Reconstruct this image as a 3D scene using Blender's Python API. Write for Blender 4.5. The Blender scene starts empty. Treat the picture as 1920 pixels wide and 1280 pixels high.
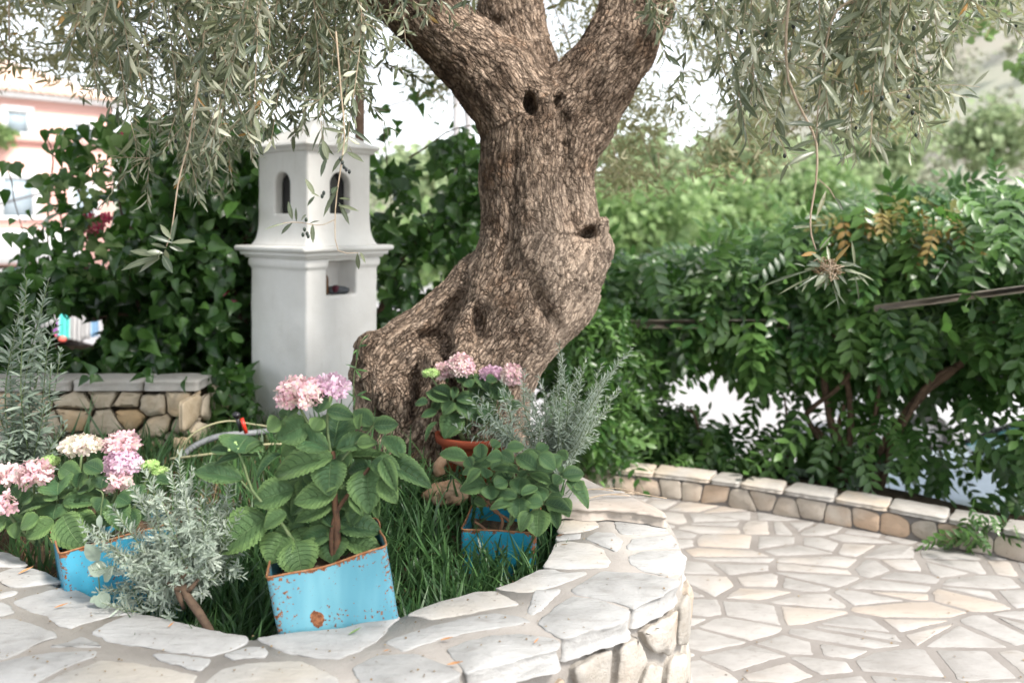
import bpy, math, random
import numpy as np
from mathutils import Matrix, Vector

# ------------------------------------------------------------------ camera, world, sun, exposure
S = bpy.context.scene
C = S.collection
CAMZ, F, HY = 1.55, 1600.0, 410.0
cd = bpy.data.cameras.new('camera'); cam = bpy.data.objects.new('camera', cd); C.objects.link(cam)
cam.location = (0, 0, CAMZ); cam.rotation_euler = (math.radians(90), 0, 0)
cd.sensor_fit = 'HORIZONTAL'; cd.sensor_width = 36; cd.lens = 30.0
cd.shift_x = 0; cd.shift_y = -(640 - HY) / 1920
cd.clip_start = 0.05; cd.clip_end = 2000
cd.dof.use_dof = True; cd.dof.focus_distance = 2.35; cd.dof.aperture_fstop = 2.2
S.camera = cam

W = bpy.data.worlds.new("World"); S.world = W; W.use_nodes = True
SUN_EL, SUN_AZ = math.radians(50), math.radians(128)      # azimuth clockwise from +Y
wn = W.node_tree; bg = wn.nodes['Background']
sky = wn.nodes.new('ShaderNodeTexSky'); sky.sky_type = 'NISHITA'; sky.sun_disc = False
sky.sun_elevation = SUN_EL; sky.sun_rotation = SUN_AZ; sky.dust_density = 1.0; sky.air_density = 1.0
hs = wn.nodes.new('ShaderNodeHueSaturation'); hs.inputs['Saturation'].default_value = 0.28
wn.links.new(sky.outputs[0], hs.inputs['Color']); wn.links.new(hs.outputs[0], bg.inputs[0])
bg.inputs[1].default_value = 0.15
sd = bpy.data.lights.new('sun', 'SUN'); sun = bpy.data.objects.new('sun', sd); C.objects.link(sun)
sd.energy = 2.7; sd.angle = math.radians(10); sd.color = (1.0, 0.945, 0.875)
sv = Vector((math.sin(SUN_AZ) * math.cos(SUN_EL), math.cos(SUN_AZ) * math.cos(SUN_EL), math.sin(SUN_EL)))
sun.rotation_euler = sv.to_track_quat('Z', 'Y').to_euler(); sun.location = (3, -4, 8)
S.view_settings.view_transform = 'Standard'; S.view_settings.look = 'None'
S.view_settings.exposure = 1.36; S.view_settings.gamma = 1.0
S.cycles.use_denoising = True; S.cycles.max_bounces = 7; S.cycles.diffuse_bounces = 4
S.cycles.transparent_max_bounces = 4; S.cycles.caustics_reflective = False; S.cycles.caustics_refractive = False
S.cycles.use_adaptive_sampling = True; S.cycles.adaptive_threshold = 0.02

rng = np.random.default_rng(7)
random.seed(7)
def U(a, b, n=None): return rng.uniform(a, b, n)
def P(px, py, Y): return np.array([(px - 960) / F * Y, Y, CAMZ - (py - HY) / F * Y])
def onz(px, py, z):
    Y = (CAMZ - z) * F / (py - HY); return np.array([(px - 960) / F * Y, Y])
def nrm(v):
    v = np.asarray(v, float); return v / (np.linalg.norm(v, axis=-1, keepdims=True) + 1e-12)

# ------------------------------------------------------------------ numpy noise
def _h(ix, iy, iz, s=0):
    h = (ix.astype(np.int64) * 73856093) ^ (iy.astype(np.int64) * 19349663) ^ (iz.astype(np.int64) * 83492791) ^ (s * 2654435761 % 2147483647)
    h = (h ^ (h >> 13)) * 1274126177 & 0x7fffffff
    h = (h ^ (h >> 15)) * 2246822519 & 0x7fffffff
    return ((h ^ (h >> 16)) & 0xffffff) / float(0xffffff)
def vnoise(p, s=0):
    p = np.asarray(p, float); i = np.floor(p); f = p - i; f = f * f * (3 - 2 * f); i = i.astype(np.int64); r = 0
    for dx in (0, 1):
        for dy in (0, 1):
            for dz in (0, 1):
                w = (f[:, 0] if dx else 1 - f[:, 0]) * (f[:, 1] if dy else 1 - f[:, 1]) * (f[:, 2] if dz else 1 - f[:, 2])
                r = r + w * _h(i[:, 0] + dx, i[:, 1] + dy, i[:, 2] + dz, s)
    return r * 2 - 1
def fbm(p, o=4, s=0):
    r = 0; a = 1.0; t = 0
    for k in range(o):
        r = r + a * vnoise(np.asarray(p) * 2 ** k + 17.3 * k, s + k); t += a; a *= .5
    return r / t
def voro(p, s=0):
    i = np.floor(p).astype(np.int64); f1 = np.full(len(p), 9.); f2 = np.full(len(p), 9.); cid = np.zeros(len(p))
    for dx in (-1, 0, 1):
        for dy in (-1, 0, 1):
            for dz in (-1, 0, 1):
                c = i + np.array([dx, dy, dz])
                q = np.stack([c[:, k] + _h(c[:, 0], c[:, 1], c[:, 2], s + k + 1) for k in range(3)], 1)
                d = np.linalg.norm(q - p, axis=1); m = d < f1
                f2 = np.where(m, f1, np.minimum(f2, d)); cid = np.where(m, _h(c[:, 0], c[:, 1], c[:, 2], s + 9), cid); f1 = np.where(m, d, f1)
    return f1, f2, cid
def sstep(a, b, x):
    t = np.clip((x - a) / (b - a), 0, 1); return t * t * (3 - 2 * t)

# ------------------------------------------------------------------ mesh building
def tag(o, label=None, cat=None, group=None, kind=None):
    if label: o['label'] = label
    if cat: o['category'] = cat
    if group: o['group'] = group
    if kind: o['kind'] = kind
    return o
def thing(name, label, cat, loc=(0, 0, 0), group=None):
    o = bpy.data.objects.new(name, None); C.objects.link(o); o.empty_display_size = .05
    o.location = tuple(float(v) for v in loc); return tag(o, label, cat, group)
class MB:
    def __init__(s): s.v = []; s.f = {3: [], 4: []}; s.fm = {3: [], 4: []}; s.r = []; s.c = []; s.n = 0; s.ng = []
    def add(s, v, f, mat=0, rnd=0.5, co=None):
        v = np.asarray(v, float).reshape(-1, 3); n = len(v)
        s.v.append(v); s.r.append(np.broadcast_to(np.asarray(rnd, float), (n,)))
        s.c.append(v if co is None else np.asarray(co, float).reshape(-1, 3))
        if isinstance(f, np.ndarray): f = {f.shape[1]: f}
        elif isinstance(f, list):
            d = {}
            for q in f: d.setdefault(len(q), []).append(q)
            f = d
        for k, a in f.items():
            a = np.asarray(a)
            if k in (3, 4):
                s.f[k].append(a + s.n); s.fm[k].append(np.full(len(a), mat))
            else:
                for q in a: s.ng.append(([int(x) + s.n for x in q], mat))
        s.n += n; return s
    def scatter(s, T, M, pos, rnd=None, mat=0, co=True):
        """T=(verts,quads,co); M (m,3,3) columns=axes scaled"""
        tv, tf, tc = T; m = len(pos); k = len(tv)
        if m == 0: return s
        v = np.einsum('mij,kj->mki', M, tv) + np.asarray(pos)[:, None, :]
        f = (tf[None] + (np.arange(m) * k)[:, None, None]).reshape(-1, tf.shape[1])
        if rnd is None: rnd = U(0, 1, m)
        r = np.repeat(rnd, k)
        return s.add(v.reshape(-1, 3), f, mat, r, np.tile(tc, (m, 1)))
    def build(s, name, mats, parent=None, loc=None, smooth=True):
        v = np.concatenate(s.v); me = bpy.data.meshes.new(name)
        if parent is not None: off = np.array(parent.location)
        elif loc is not None: off = np.array([float(x) for x in loc])
        else: off = np.zeros(3)
        nf = []; li = []; mi = []
        for k in (3, 4):
            if s.f[k]:
                a = np.concatenate(s.f[k]); li.append(a.ravel()); nf.append(np.full(len(a), k)); mi.append(np.concatenate(s.fm[k]))
        for q, m in s.ng: li.append(np.array(q)); nf.append(np.array([len(q)])); mi.append(np.array([m]))
        li = np.concatenate(li).astype(np.int32); nf = np.concatenate(nf); mi = np.concatenate(mi).astype(np.int32)
        me.vertices.add(len(v)); me.vertices.foreach_set('co', (v - off).astype(np.float32).ravel())
        me.loops.add(len(li)); me.loops.foreach_set('vertex_index', li)
        me.polygons.add(len(nf)); st = np.concatenate([[0], np.cumsum(nf)[:-1]]).astype(np.int32)
        me.polygons.foreach_set('loop_start', st); me.polygons.foreach_set('loop_total', nf.astype(np.int32))
        me.polygons.foreach_set('material_index', mi)
        me.update(calc_edges=True)
        me.polygons.foreach_set('use_smooth', np.full(len(nf), bool(smooth)))
        a = me.attributes.new('rnd', 'FLOAT', 'POINT'); a.data.foreach_set('value', np.concatenate(s.r).astype(np.float32))
        a = me.attributes.new('lco', 'FLOAT_VECTOR', 'POINT'); a.data.foreach_set('vector', np.concatenate(s.c).astype(np.float32).ravel())
        for m in (mats if isinstance(mats, (list, tuple)) else [mats]): me.materials.append(m)
        o = bpy.data.objects.new(name, me); C.objects.link(o)
        if parent is not None: o.parent = parent
        else: o.location = tuple(off)
        return o
def frames(d, n):
    """columns: width, length(d), normal"""
    d = nrm(d); n = np.asarray(n, float); n = nrm(n - (n * d).sum(-1, keepdims=True) * d); w = np.cross(d, n)
    return np.stack([w, d, n], -1)
def tube(pts, rad, k=6, cap=True):
    pts = np.asarray(pts, float); n = len(pts); rad = np.atleast_1d(np.asarray(rad, float)); rad = np.interp(np.linspace(0, 1, n), np.linspace(0, 1, len(rad)), rad) if len(rad) > 1 else np.full(n, rad[0])
    t = np.gradient(pts, axis=0); t = nrm(t)
    ref = np.array([0.13, .31, .94]) if abs(t[0][2]) < .9 else np.array([.97, .2, .1])
    a = nrm(np.cross(t, ref)); b = np.cross(t, a); an = np.arange(k) / k * 2 * np.pi
    v = pts[:, None] + rad[:, None, None] * (a[:, None] * np.cos(an)[None, :, None] + b[:, None] * np.sin(an)[None, :, None])
    i = np.arange(n - 1)[:, None] * k; j = np.arange(k)[None]; j2 = (j + 1) % k
    f = np.stack([i + j, i + j2, i + k + j2, i + k + j], -1).reshape(-1, 4)
    V = v.reshape(-1, 3)
    if cap and k > 3:
        fl = {4: f}
        V = np.concatenate([V, pts[:1], pts[-1:]]); c0 = n * k
        tr = [(c0, (q + 1) % k, q) for q in range(k)] + [(c0 + 1, (n - 1) * k + q, (n - 1) * k + (q + 1) % k) for q in range(k)]
        fl[3] = np.array(tr); return V, fl
    return V, f
def addtube(mb, pts, rad, k=6, mat=0, rnd=.5):
    v, f = tube(pts, rad, k); mb.add(v, f, mat, rnd); return mb
def spline(pts, n=12):
    pts = np.asarray(pts, float)
    if len(pts) < 3: return np.array([pts[0] + (pts[-1] - pts[0]) * t for t in np.linspace(0, 1, n)])
    p = np.vstack([2 * pts[0] - pts[1], pts, 2 * pts[-1] - pts[-2]]); out = []
    m = len(pts) - 1; per = max(2, n // m)
    for i in range(m):
        for t in np.arange(per) / per:
            a, b, c, d = p[i:i + 4]
            out.append(.5 * (2 * b + (c - a) * t + (2 * a - 5 * b + 4 * c - d) * t * t + (3 * b - a - 3 * c + d) * t ** 3))
    out.append(pts[-1]); return np.array(out)
def box(mb, c, s, R=None, mat=0, rnd=.5, bev=0):
    """bevelled box"""
    hx, hy, hz = np.array(s) / 2; b = min(bev, hx * .9, hy * .9, hz * .9)
    if b <= 0:
        v = np.array([[x, y, z] for x in (-hx, hx) for y in (-hy, hy) for z in (-hz, hz)])
        f = np.array([[0, 1, 3, 2], [4, 6, 7, 5], [0, 4, 5, 1], [2, 3, 7, 6], [0, 2, 6, 4], [1, 5, 7, 3]])
        fl = {4: f}
    else:
        v = []; 
        for x in (-1, 1):
            for y in (-1, 1):
                for z in (-1, 1):
                    v += [[x * hx, y * (hy - b), z * (hz - b)], [x * (hx - b), y * hy, z * (hz - b)], [x * (hx - b), y * (hy - b), z * hz]]
        v = np.array(v); id = lambda x, y, z, a: (x * 4 + y * 2 + z) * 3 + a
        q = [[id(0,0,0,0), id(0,0,1,0), id(0,1,1,0), id(0,1,0,0)], [id(1,0,0,0), id(1,1,0,0), id(1,1,1,0), id(1,0,1,0)],
             [id(0,0,0,1), id(1,0,0,1), id(1,0,1,1), id(0,0,1,1)], [id(0,1,0,1), id(0,1,1,1), id(1,1,1,1), id(1,1,0,1)],
             [id(0,0,0,2), id(0,1,0,2), id(1,1,0,2), id(1,0,0,2)], [id(0,0,1,2), id(1,0,1,2), id(1,1,1,2), id(0,1,1,2)]]
        for y in (0, 1):
            for z in (0, 1): q.append([id(0,y,z,1), id(1,y,z,1), id(1,y,z,2), id(0,y,z,2)][::1 if (y ^ z) == 0 else -1])
        for x in (0, 1):
            for z in (0, 1): q.append([id(x,0,z,0), id(x,0,z,2), id(x,1,z,2), id(x,1,z,0)][::1 if (x ^ z) == 0 else -1])
        for x in (0, 1):
            for y in (0, 1): q.append([id(x,y,0,0), id(x,y,1,0), id(x,y,1,1), id(x,y,0,1)][::1 if (x ^ y) == 0 else -1])
        t = [[id(x,y,z,0), id(x,y,z,1), id(x,y,z,2)][::1 if (x ^ y ^ z) == 0 else -1] for x in (0, 1) for y in (0, 1) for z in (0, 1)]
        fl = {4: np.array(q), 3: np.array(t)}
    if R is not None: v = v @ np.asarray(R).T
    mb.add(v + np.array(c), fl, mat, rnd); return mb
def rotz(a): c, s = math.cos(a), math.sin(a); return np.array([[c, -s, 0], [s, c, 0], [0, 0, 1.]])

# surface nets
def nets(fn, lo, hi, h):
    lo = np.array(lo, float); n = np.ceil((np.array(hi) - lo) / h).astype(int) + 1
    ax = [lo[i] + np.arange(n[i]) * h for i in range(3)]
    X, Y, Z = np.meshgrid(*ax, indexing='ij', sparse=True)
    V = fn(X, Y, Z).astype(np.float32); V = np.ascontiguousarray(np.broadcast_to(V, tuple(n)))
    ins = V < 0; c = [ins[a:n[0] - 1 + a, b:n[1] - 1 + b, d:n[2] - 1 + d] for a in (0, 1) for b in (0, 1) for d in (0, 1)]
    al = c[0].copy(); an = c[0].copy()
    for q in c[1:]: al &= q; an |= q
    idx = np.argwhere(an & ~al); mp = np.full(tuple(n - 1), -1, np.int64); mp[tuple(idx.T)] = np.arange(len(idx))
    acc = np.zeros((len(idx), 3)); cnt = np.zeros(len(idx)); off = [(a, b, d) for a in (0, 1) for b in (0, 1) for d in (0, 1)]
    cv = [V[idx[:, 0] + a, idx[:, 1] + b, idx[:, 2] + d] for a, b, d in off]
    for i, oa in enumerate(off):
        for j, ob in enumerate(off):
            if j > i and sum(abs(np.array(oa) - ob)) == 1:
                x = (cv[i] < 0) != (cv[j] < 0); t = np.where(x, cv[i] / (cv[i] - cv[j] + 1e-20), 0)
                acc += x[:, None] * (np.array(oa) + t[:, None] * (np.array(ob) - np.array(oa))); cnt += x
    v = (idx + acc / cnt[:, None]) * h + lo; fs = []
    for a in range(3):
        b, d = (a + 1) % 3, (a + 2) % 3
        sl0 = [slice(None)] * 3; sl1 = [slice(None)] * 3; sl0[a] = slice(0, n[a] - 1); sl1[a] = slice(1, n[a])
        x = ins[tuple(sl0)] != ins[tuple(sl1)]; e = np.argwhere(x)
        e = e[(e[:, b] > 0) & (e[:, d] > 0) & (e[:, b] < n[b] - 1) & (e[:, d] < n[d] - 1)]
        s0 = ins[tuple(e.T)]
        def cell(db, dd):
            q = e.copy(); q[:, b] -= db; q[:, d] -= dd; return mp[tuple(q.T)]
        q = np.stack([cell(1, 1), cell(0, 1), cell(0, 0), cell(1, 0)], 1)
        q[~s0] = q[~s0][:, ::-1]; fs.append(q)
    return v, np.concatenate(fs)
def smin(a, b, k):
    h = np.clip(.5 + .5 * (b - a) / k, 0, 1); return b + (a - b) * h - k * h * (1 - h)
def smax(a, b, k): return -smin(-a, -b, k)
def caps(X, Y, Z, a, b, ra, rb):
    a = np.array(a); b = np.array(b); d = b - a; L = (d * d).sum()
    t = np.clip(((X - a[0]) * d[0] + (Y - a[1]) * d[1] + (Z - a[2]) * d[2]) / L, 0, 1)
    return np.sqrt((X - a[0] - t * d[0]) ** 2 + (Y - a[1] - t * d[1]) ** 2 + (Z - a[2] - t * d[2]) ** 2) - (ra + (rb - ra) * t)
def rbox(X, Y, Z, c, hs, r):
    qx = abs(X - c[0]) - hs[0] + r; qy = abs(Y - c[1]) - hs[1] + r; qz = abs(Z - c[2]) - hs[2] + r
    return np.sqrt(np.maximum(qx, 0) ** 2 + np.maximum(qy, 0) ** 2 + np.maximum(qz, 0) ** 2) + np.minimum(np.maximum(np.maximum(qx, qy), qz), 0) - r

# ------------------------------------------------------------------ materials
class G:
    def __init__(s, name):
        s.m = bpy.data.materials.new(name); s.m.use_nodes = True; s.t = s.m.node_tree; s.n = s.t.nodes; s.b = s.n['Principled BSDF']; s.out = s.n['Material Output']
    def new(s, ty, **k):
        x = s.n.new('ShaderNode' + ty)
        for a, b in k.items(): setattr(x, a, b)
        return x
    def set(s, inp, v):
        if isinstance(v, bpy.types.NodeSocket): s.t.links.new(v, inp)
        elif isinstance(v, (tuple, list)) and len(v) == 3 and inp.type == 'RGBA': inp.default_value = (*v, 1)
        else: inp.default_value = v
    def attr(s, n, o='Fac'): x = s.new('Attribute', attribute_name=n); return x.outputs[o]
    def math(s, op, a, b=0.0, c=None, clamp=False):
        x = s.new('Math', operation=op, use_clamp=clamp); s.set(x.inputs[0], a); s.set(x.inputs[1], b)
        if c is not None: s.set(x.inputs[2], c)
        return x.outputs[0]
    def mix(s, f, a, b, bt='MIX'):
        x = s.new('MixRGB', blend_type=bt); s.set(x.inputs[0], f); s.set(x.inputs[1], a); s.set(x.inputs[2], b); return x.outputs[0]
    def noise(s, sc, det=4, vec=None, rough=.6, dist=0, out=0):
        x = s.new('TexNoise'); x.inputs['Scale'].default_value = sc; x.inputs['Detail'].default_value = det
        x.inputs['Roughness'].default_value = rough; x.inputs['Distortion'].default_value = dist
        s.set(x.inputs['Vector'], vec if vec is not None else s.pos()); return x.outputs[out]
    def vor(s, sc, vec=None, feature='F1', out='Distance'):
        x = s.new('TexVoronoi', feature=feature); x.inputs['Scale'].default_value = sc
        s.set(x.inputs['Vector'], vec if vec is not None else s.pos()); return x.outputs[out]
    def pos(s):
        if not hasattr(s, '_p'): s._p = s.new('TexCoord').outputs['Object']
        return s._p
    def vscale(s, vec, sc):
        x = s.new('Mapping'); x.inputs['Scale'].default_value = sc; s.set(x.inputs['Vector'], vec); return x.outputs[0]
    def ramp(s, f, *st):
        x = s.new('ValToRGB'); e = x.color_ramp.elements
        while len(e) < len(st): e.new(.5)
        for q, (p, c) in zip(e, st): q.position = p; q.color = (*c, 1) if len(c) == 3 else c
        s.set(x.inputs[0], f); return x.outputs[0]
    def sm(s, a, b, x): 
        n = s.new('MapRange', interpolation_type='SMOOTHSTEP'); s.set(n.inputs[0], x); n.inputs[1].default_value = a; n.inputs[2].default_value = b; return n.outputs[0]
    def bump(s, h, st=.3, dist=.01):
        x = s.new('Bump'); x.inputs['Strength'].default_value = st; x.inputs['Distance'].default_value = dist; s.set(x.inputs['Height'], h)
        s.t.links.new(x.outputs[0], s.b.inputs['Normal']); return x.outputs[0]
    def vary(s, col, amt, r=None):
        """brightness +-amt by rnd"""
        r = r if r is not None else s.attr('rnd')
        k = s.math('MULTIPLY_ADD', r, 2 * amt, 1 - amt); x = s.new('VectorMath', operation='SCALE')
        s.set(x.inputs[0], col); s.set(x.inputs['Scale'], k); return x.outputs[0]
    def fin(s, col, rough=.6, spec=.5, transl=0, tcol=None, metal=0):
        s.set(s.b.inputs['Base Color'], col); s.set(s.b.inputs['Roughness'], rough); s.b.inputs['Specular IOR Level'].default_value = spec
        s.b.inputs['Metallic'].default_value = metal
        if transl:
            t = s.new('BsdfTranslucent'); s.set(t.inputs[0], tcol if tcol is not None else col)
            m = s.new('MixShader'); m.inputs[0].default_value = transl
            s.t.links.new(s.b.outputs[0], m.inputs[1]); s.t.links.new(t.outputs[0], m.inputs[2]); s.t.links.new(m.outputs[0], s.out.inputs[0])
        return s.m
def simple(name, c1, c2, sc=20, rough=.7, var=.15, bump=.2, bd=.003, metal=0, spec=.4, det=5):
    g = G(name); n = g.noise(sc, det); col = g.vary(g.mix(g.sm(.3, .7, n), c1, c2), var); g.bump(n, bump, bd)
    return g.fin(col, rough, spec, metal=metal)
def leafmat(name, dark, light, back, rough=.45, transl=.25, tc=None, spec=.4, yellow=.0):
    g = G(name); r0 = g.attr('rnd'); r = g.math('POWER', r0, 1.6); lco = g.attr('lco', 'Vector'); sx = g.new('SeparateXYZ'); g.set(sx.inputs[0], lco)
    col = g.mix(r, dark, light)
    if yellow: col = g.mix(g.sm(1 - yellow, 1 - yellow + .01, r0), col, (.42, .2, .04))
    mid = g.sm(.16, .02, g.math('ABSOLUTE', sx.outputs[0])); col = g.mix(g.math('MULTIPLY', mid, .35), col, back)
    col = g.vary(col, .2, g.noise(9, 1))
    geo = g.new('NewGeometry'); col = g.mix(geo.outputs['Backfacing'], col, g.vary(back, .2))
    return g.fin(col, rough, spec, transl, tc if tc is not None else g.mix(.5, col, light))

M = {}
# stones
def stonemat(name, a, b, tint, bump=.35, rscale=1.0, tintamt=.5):
    g = G(name); r = g.attr('rnd'); p = g.pos()
    n1 = g.noise(7 * rscale, 6, rough=.65); n2 = g.noise(60 * rscale, 6, rough=.7); n3 = g.noise(2.2 * rscale, 3)
    st = g.noise(14 * rscale, 5, vec=g.vscale(p, (1, 3.2, 3.2)), dist=.6)
    col = g.mix(g.sm(.35, .7, n1), a, b)
    k = g.math('MULTIPLY', g.sm(1 - tintamt, 1.0, r), g.sm(.35, .62, n3)); col = g.mix(k, col, tint)
    col = g.mix(g.math('MULTIPLY', g.sm(.52, .72, st), .35), col, (b[0] * .62, b[1] * .58, b[2] * .52))
    spk = g.sm(.62, .70, n2); col = g.mix(g.math('MULTIPLY', spk, .45), col, (.26, .23, .20)); pit = g.sm(.16, .10, g.vor(38 * rscale, vec=p)); col = g.mix(g.math('MULTIPLY', pit, g.math('MULTIPLY', g.sm(.5, .62, n1), .6)), col, (.13, .11, .09))
    col = g.vary(col, .10); h = g.math('ADD', g.math('MULTIPLY', n2, .35), g.math('ADD', n1, g.math('MULTIPLY', st, .6))); g.bump(h, bump, .006)
    return g.fin(col, .72, .3)
M['cap'] = stonemat('white_flagstone', (.44, .435, .425), (.33, .325, .315), (.43, .385, .325), 1.0, 1.0, .35)
M['pave'] = stonemat('paving_flagstone', (.375, .36, .345), (.31, .295, .28), (.375, .325, .28), .5, 1.0, .35)
M['rubble'] = stonemat('rubble_stone', (.40, .375, .34), (.32, .29, .25), (.37, .28, .20), 1.0, 1.6, .45)
M['rubble_tan'] = stonemat('tan_rubble_stone', (.50, .43, .33), (.38, .31, .22), (.42, .29, .16), .9, 1.6, .6)
M['pathstone'] = stonemat('path_wall_stone', (.50, .445, .38), (.42, .365, .305), (.48, .35, .25), .6, 1.4, .6)
M['pathcap'] = stonemat('path_wall_cap', (.45, .43, .40), (.38, .355, .325), (.50, .42, .33), .6, 1.4, .4)
def mortar(name, a, b, bump=.6):
    g = G(name); n = g.noise(45, 6, rough=.7); n2 = g.noise(260, 3); n3 = g.noise(5, 3)
    col = g.mix(g.sm(.35, .65, n3), a, b); col = g.mix(g.math('MULTIPLY', g.sm(.55, .75, n2), .4), col, (a[0] * .6, a[1] * .6, a[2] * .6))
    g.bump(g.math('ADD', n, g.math('MULTIPLY', n2, .6)), bump, .005); return g.fin(col, .9, .2)
M['mortar'] = mortar('cement_mortar', (.37, .345, .315), (.31, .285, .26))
M['mortar_pave'] = mortar('paving_mortar', (.265, .245, .228), (.22, .20, .185), .4)
M['mortar_dark'] = mortar('old_mortar', (.25, .21, .165), (.17, .14, .11))
M['soil'] = simple('soil', (.045, .030, .018), (.13, .085, .05), 35, .95, .2, 1, .02)
M['road'] = simple('pale_road', (.40, .39, .385), (.33, .32, .32), 1.2, .9, 0, .1)
M['hill'] = simple('haze_pale_hillside', (.30, .32, .25), (.40, .37, .31), .07, .95, 0, .2, det=8)  # pale hill colour stands in for distance haze
# plaster
g = G('white_plaster'); n = g.noise(5, 4); n2 = g.noise(70, 5); col = g.mix(g.sm(.3, .75, n), (.80, .79, .77), (.72, .705, .68))
sxy = g.new('SeparateXYZ'); g.set(sxy.inputs[0], g.pos()); stn = g.noise(30, 5, vec=g.vscale(g.pos(), (1, 1, .15)))
col = g.mix(g.math('MULTIPLY', g.sm(.55, .8, stn), .22), col, (.40, .36, .30)); g.bump(g.math('ADD', n, g.math('MULTIPLY', n2, .35)), .35, .006); M['plaster'] = g.fin(col, .75, .25)
# bark
g = G('olive_bark'); lc = g.attr('lco', 'Vector'); cr = g.attr('rnd')
wv = g.noise(2.6, 3, vec=lc, out=1); va = g.new('VectorMath', operation='MULTIPLY_ADD'); g.set(va.inputs[0], wv); va.inputs[1].default_value = (.20, .20, .8); g.set(va.inputs[2], lc); wl = va.outputs[0]
v1 = g.vscale(wl, (6.4, 6.4, 1.45)); v2 = g.vscale(wl, (12, 12, 5.0))
e1 = g.vor(1.0, vec=v1, feature='DISTANCE_TO_EDGE'); e2 = g.vor(1.0, vec=v2, feature='DISTANCE_TO_EDGE'); cc = g.vor(1.0, vec=v1, out='Color')
sc_ = g.new('SeparateXYZ'); g.set(sc_.inputs[0], cc)
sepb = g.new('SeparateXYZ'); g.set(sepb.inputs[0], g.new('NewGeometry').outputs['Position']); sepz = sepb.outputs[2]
nz = g.noise(.9, 4, vec=lc); n2 = g.noise(9, 5, vec=g.vscale(lc, (1, 1, .3))); n3 = g.noise(2.6, 4)
k1 = g.sm(.15, .0, e1); k2 = g.math('MULTIPLY', g.sm(.10, .0, e2), .45); kk = g.math('MAXIMUM', k1, k2)
kk = g.math('MULTIPLY', kk, g.math('MULTIPLY_ADD', g.sm(.30, .55, g.noise(1.4, 3, vec=lc)), .6, .4))
smooth_lit = g.math('MULTIPLY', g.sm(-.02, .16, g.math('ADD', sepb.outputs[0], g.math('MULTIPLY', g.math('SUBTRACT', n3, .5), .5))), g.sm(1.95, 1.3, sepz)); kk = g.math('MULTIPLY', kk, g.math('MULTIPLY_ADD', smooth_lit, -.60, 1.0))  # smooth pale wood on the right; also paints in that side's light
base = g.mix(g.sm(.3, .7, n2), (.38, .265, .185), (.60, .455, .345)); base = g.mix(g.math('MULTIPLY', sc_.outputs[0], .35), base, (.56, .45, .36))
base = g.mix(g.math('MULTIPLY', g.sm(.54, .66, g.math('ADD', n3, g.math('MULTIPLY', g.sm(1.3, 2.2, sepz), .10))), .80), base, (.12, .080, .056))
base = g.mix(g.math('MULTIPLY', g.sm(.55, .7, nz), .45), base, (.27, .145, .075))
base = g.mix(g.math('MULTIPLY', smooth_lit, .55), base, (.62, .50, .40)); col = g.mix(g.math('MULTIPLY', kk, .78), base, (.035, .022, .015)); col = g.mix(g.math('MULTIPLY', g.sm(.45, .0, cr), .6), col, (.035, .022, .015))
h = g.math('ADD', g.math('MULTIPLY', kk, -1.6), g.math('ADD', n2, g.math('MULTIPLY', g.noise(30, 4, vec=lc), .5))); g.bump(h, 1.0, .010); M['bark'] = g.fin(col, .88, .15)
M['twigbark'] = simple('twig_bark', (.42, .34, .25), (.30, .22, .15), 60, .8, .25)
M['vinebark'] = simple('vine_bark', (.13, .085, .055), (.065, .042, .028), 30, .9, .2, .6, .01)
M['wood'] = simple('weathered_wood', (.17, .11, .075), (.11, .07, .05), 14, .8, .1, .4, .006)
# foliage
M['olive'] = leafmat('olive_leaf', (.035, .058, .038), (.24, .265, .17), (.48, .49, .38), .32, .30, (.31, .34, .17), yellow=.012)
M['olive_far'] = leafmat('olive_leaf_far', (.10, .11, .05), (.27, .26, .14), (.38, .36, .23), .5, .42, (.38, .38, .18), yellow=.012)
M['vine'] = leafmat('vine_leaf', (.014, .042, .012), (.085, .18, .040), (.05, .11, .035), .32, .24, (.12, .30, .04), .5, yellow=0)
M['hedge'] = leafmat('wisteria_leaf', (.022, .064, .017), (.14, .26, .07), (.07, .14, .04), .32, .28, (.12, .28, .05), .5)
M['hedge_young'] = leafmat('young_leaf', (.16, .19, .05), (.36, .20, .06), (.26, .18, .07), .5, .35)
M['bush'] = leafmat('pale_bush_leaf', (.09, .16, .05), (.30, .40, .17), (.2, .28, .12), .5, .35, (.30, .46, .16))
M['fartree'] = leafmat('far_tree_leaf', (.20, .27, .13), (.36, .44, .24), (.30, .36, .2), .6, .35)  # paled leaf colour paints in haze over the far trees
M['scrub'] = leafmat('scrub_leaf', (.20, .24, .14), (.36, .38, .27), (.3, .3, .22), .6, .2)  # paled like the hill, with haze put into the colour
M['lav'] = leafmat('lavender_leaf', (.26, .32, .25), (.45, .51, .42), (.44, .49, .41), .6, .15)
M['lavdark'] = leafmat('grey_green_leaf', (.17, .23, .17), (.34, .40, .32), (.34, .39, .32), .6, .15)
M['grass'] = leafmat('grass_blade', (.024, .070, .022), (.11, .22, .07), (.09, .17, .07), .36, .3)
M['straw'] = leafmat('dry_straw', (.17, .11, .055), (.34, .25, .14), (.3, .2, .1), .8, .2)
M['stem'] = simple('green_stem', (.10, .16, .06), (.16, .20, .09), 40, .6, .2)
M['brownstem'] = simple('brown_stem', (.17, .085, .045), (.08, .045, .028), 60, .8, .2)
M['fruit'] = simple('olive_fruit', (.03, .05, .03), (.02, .02, .025), 20, .3, .2)
M['dry'] = simple('dry_leaf_skin', (.48, .25, .11), (.36, .17, .07), 60, .7, .2)
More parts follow.
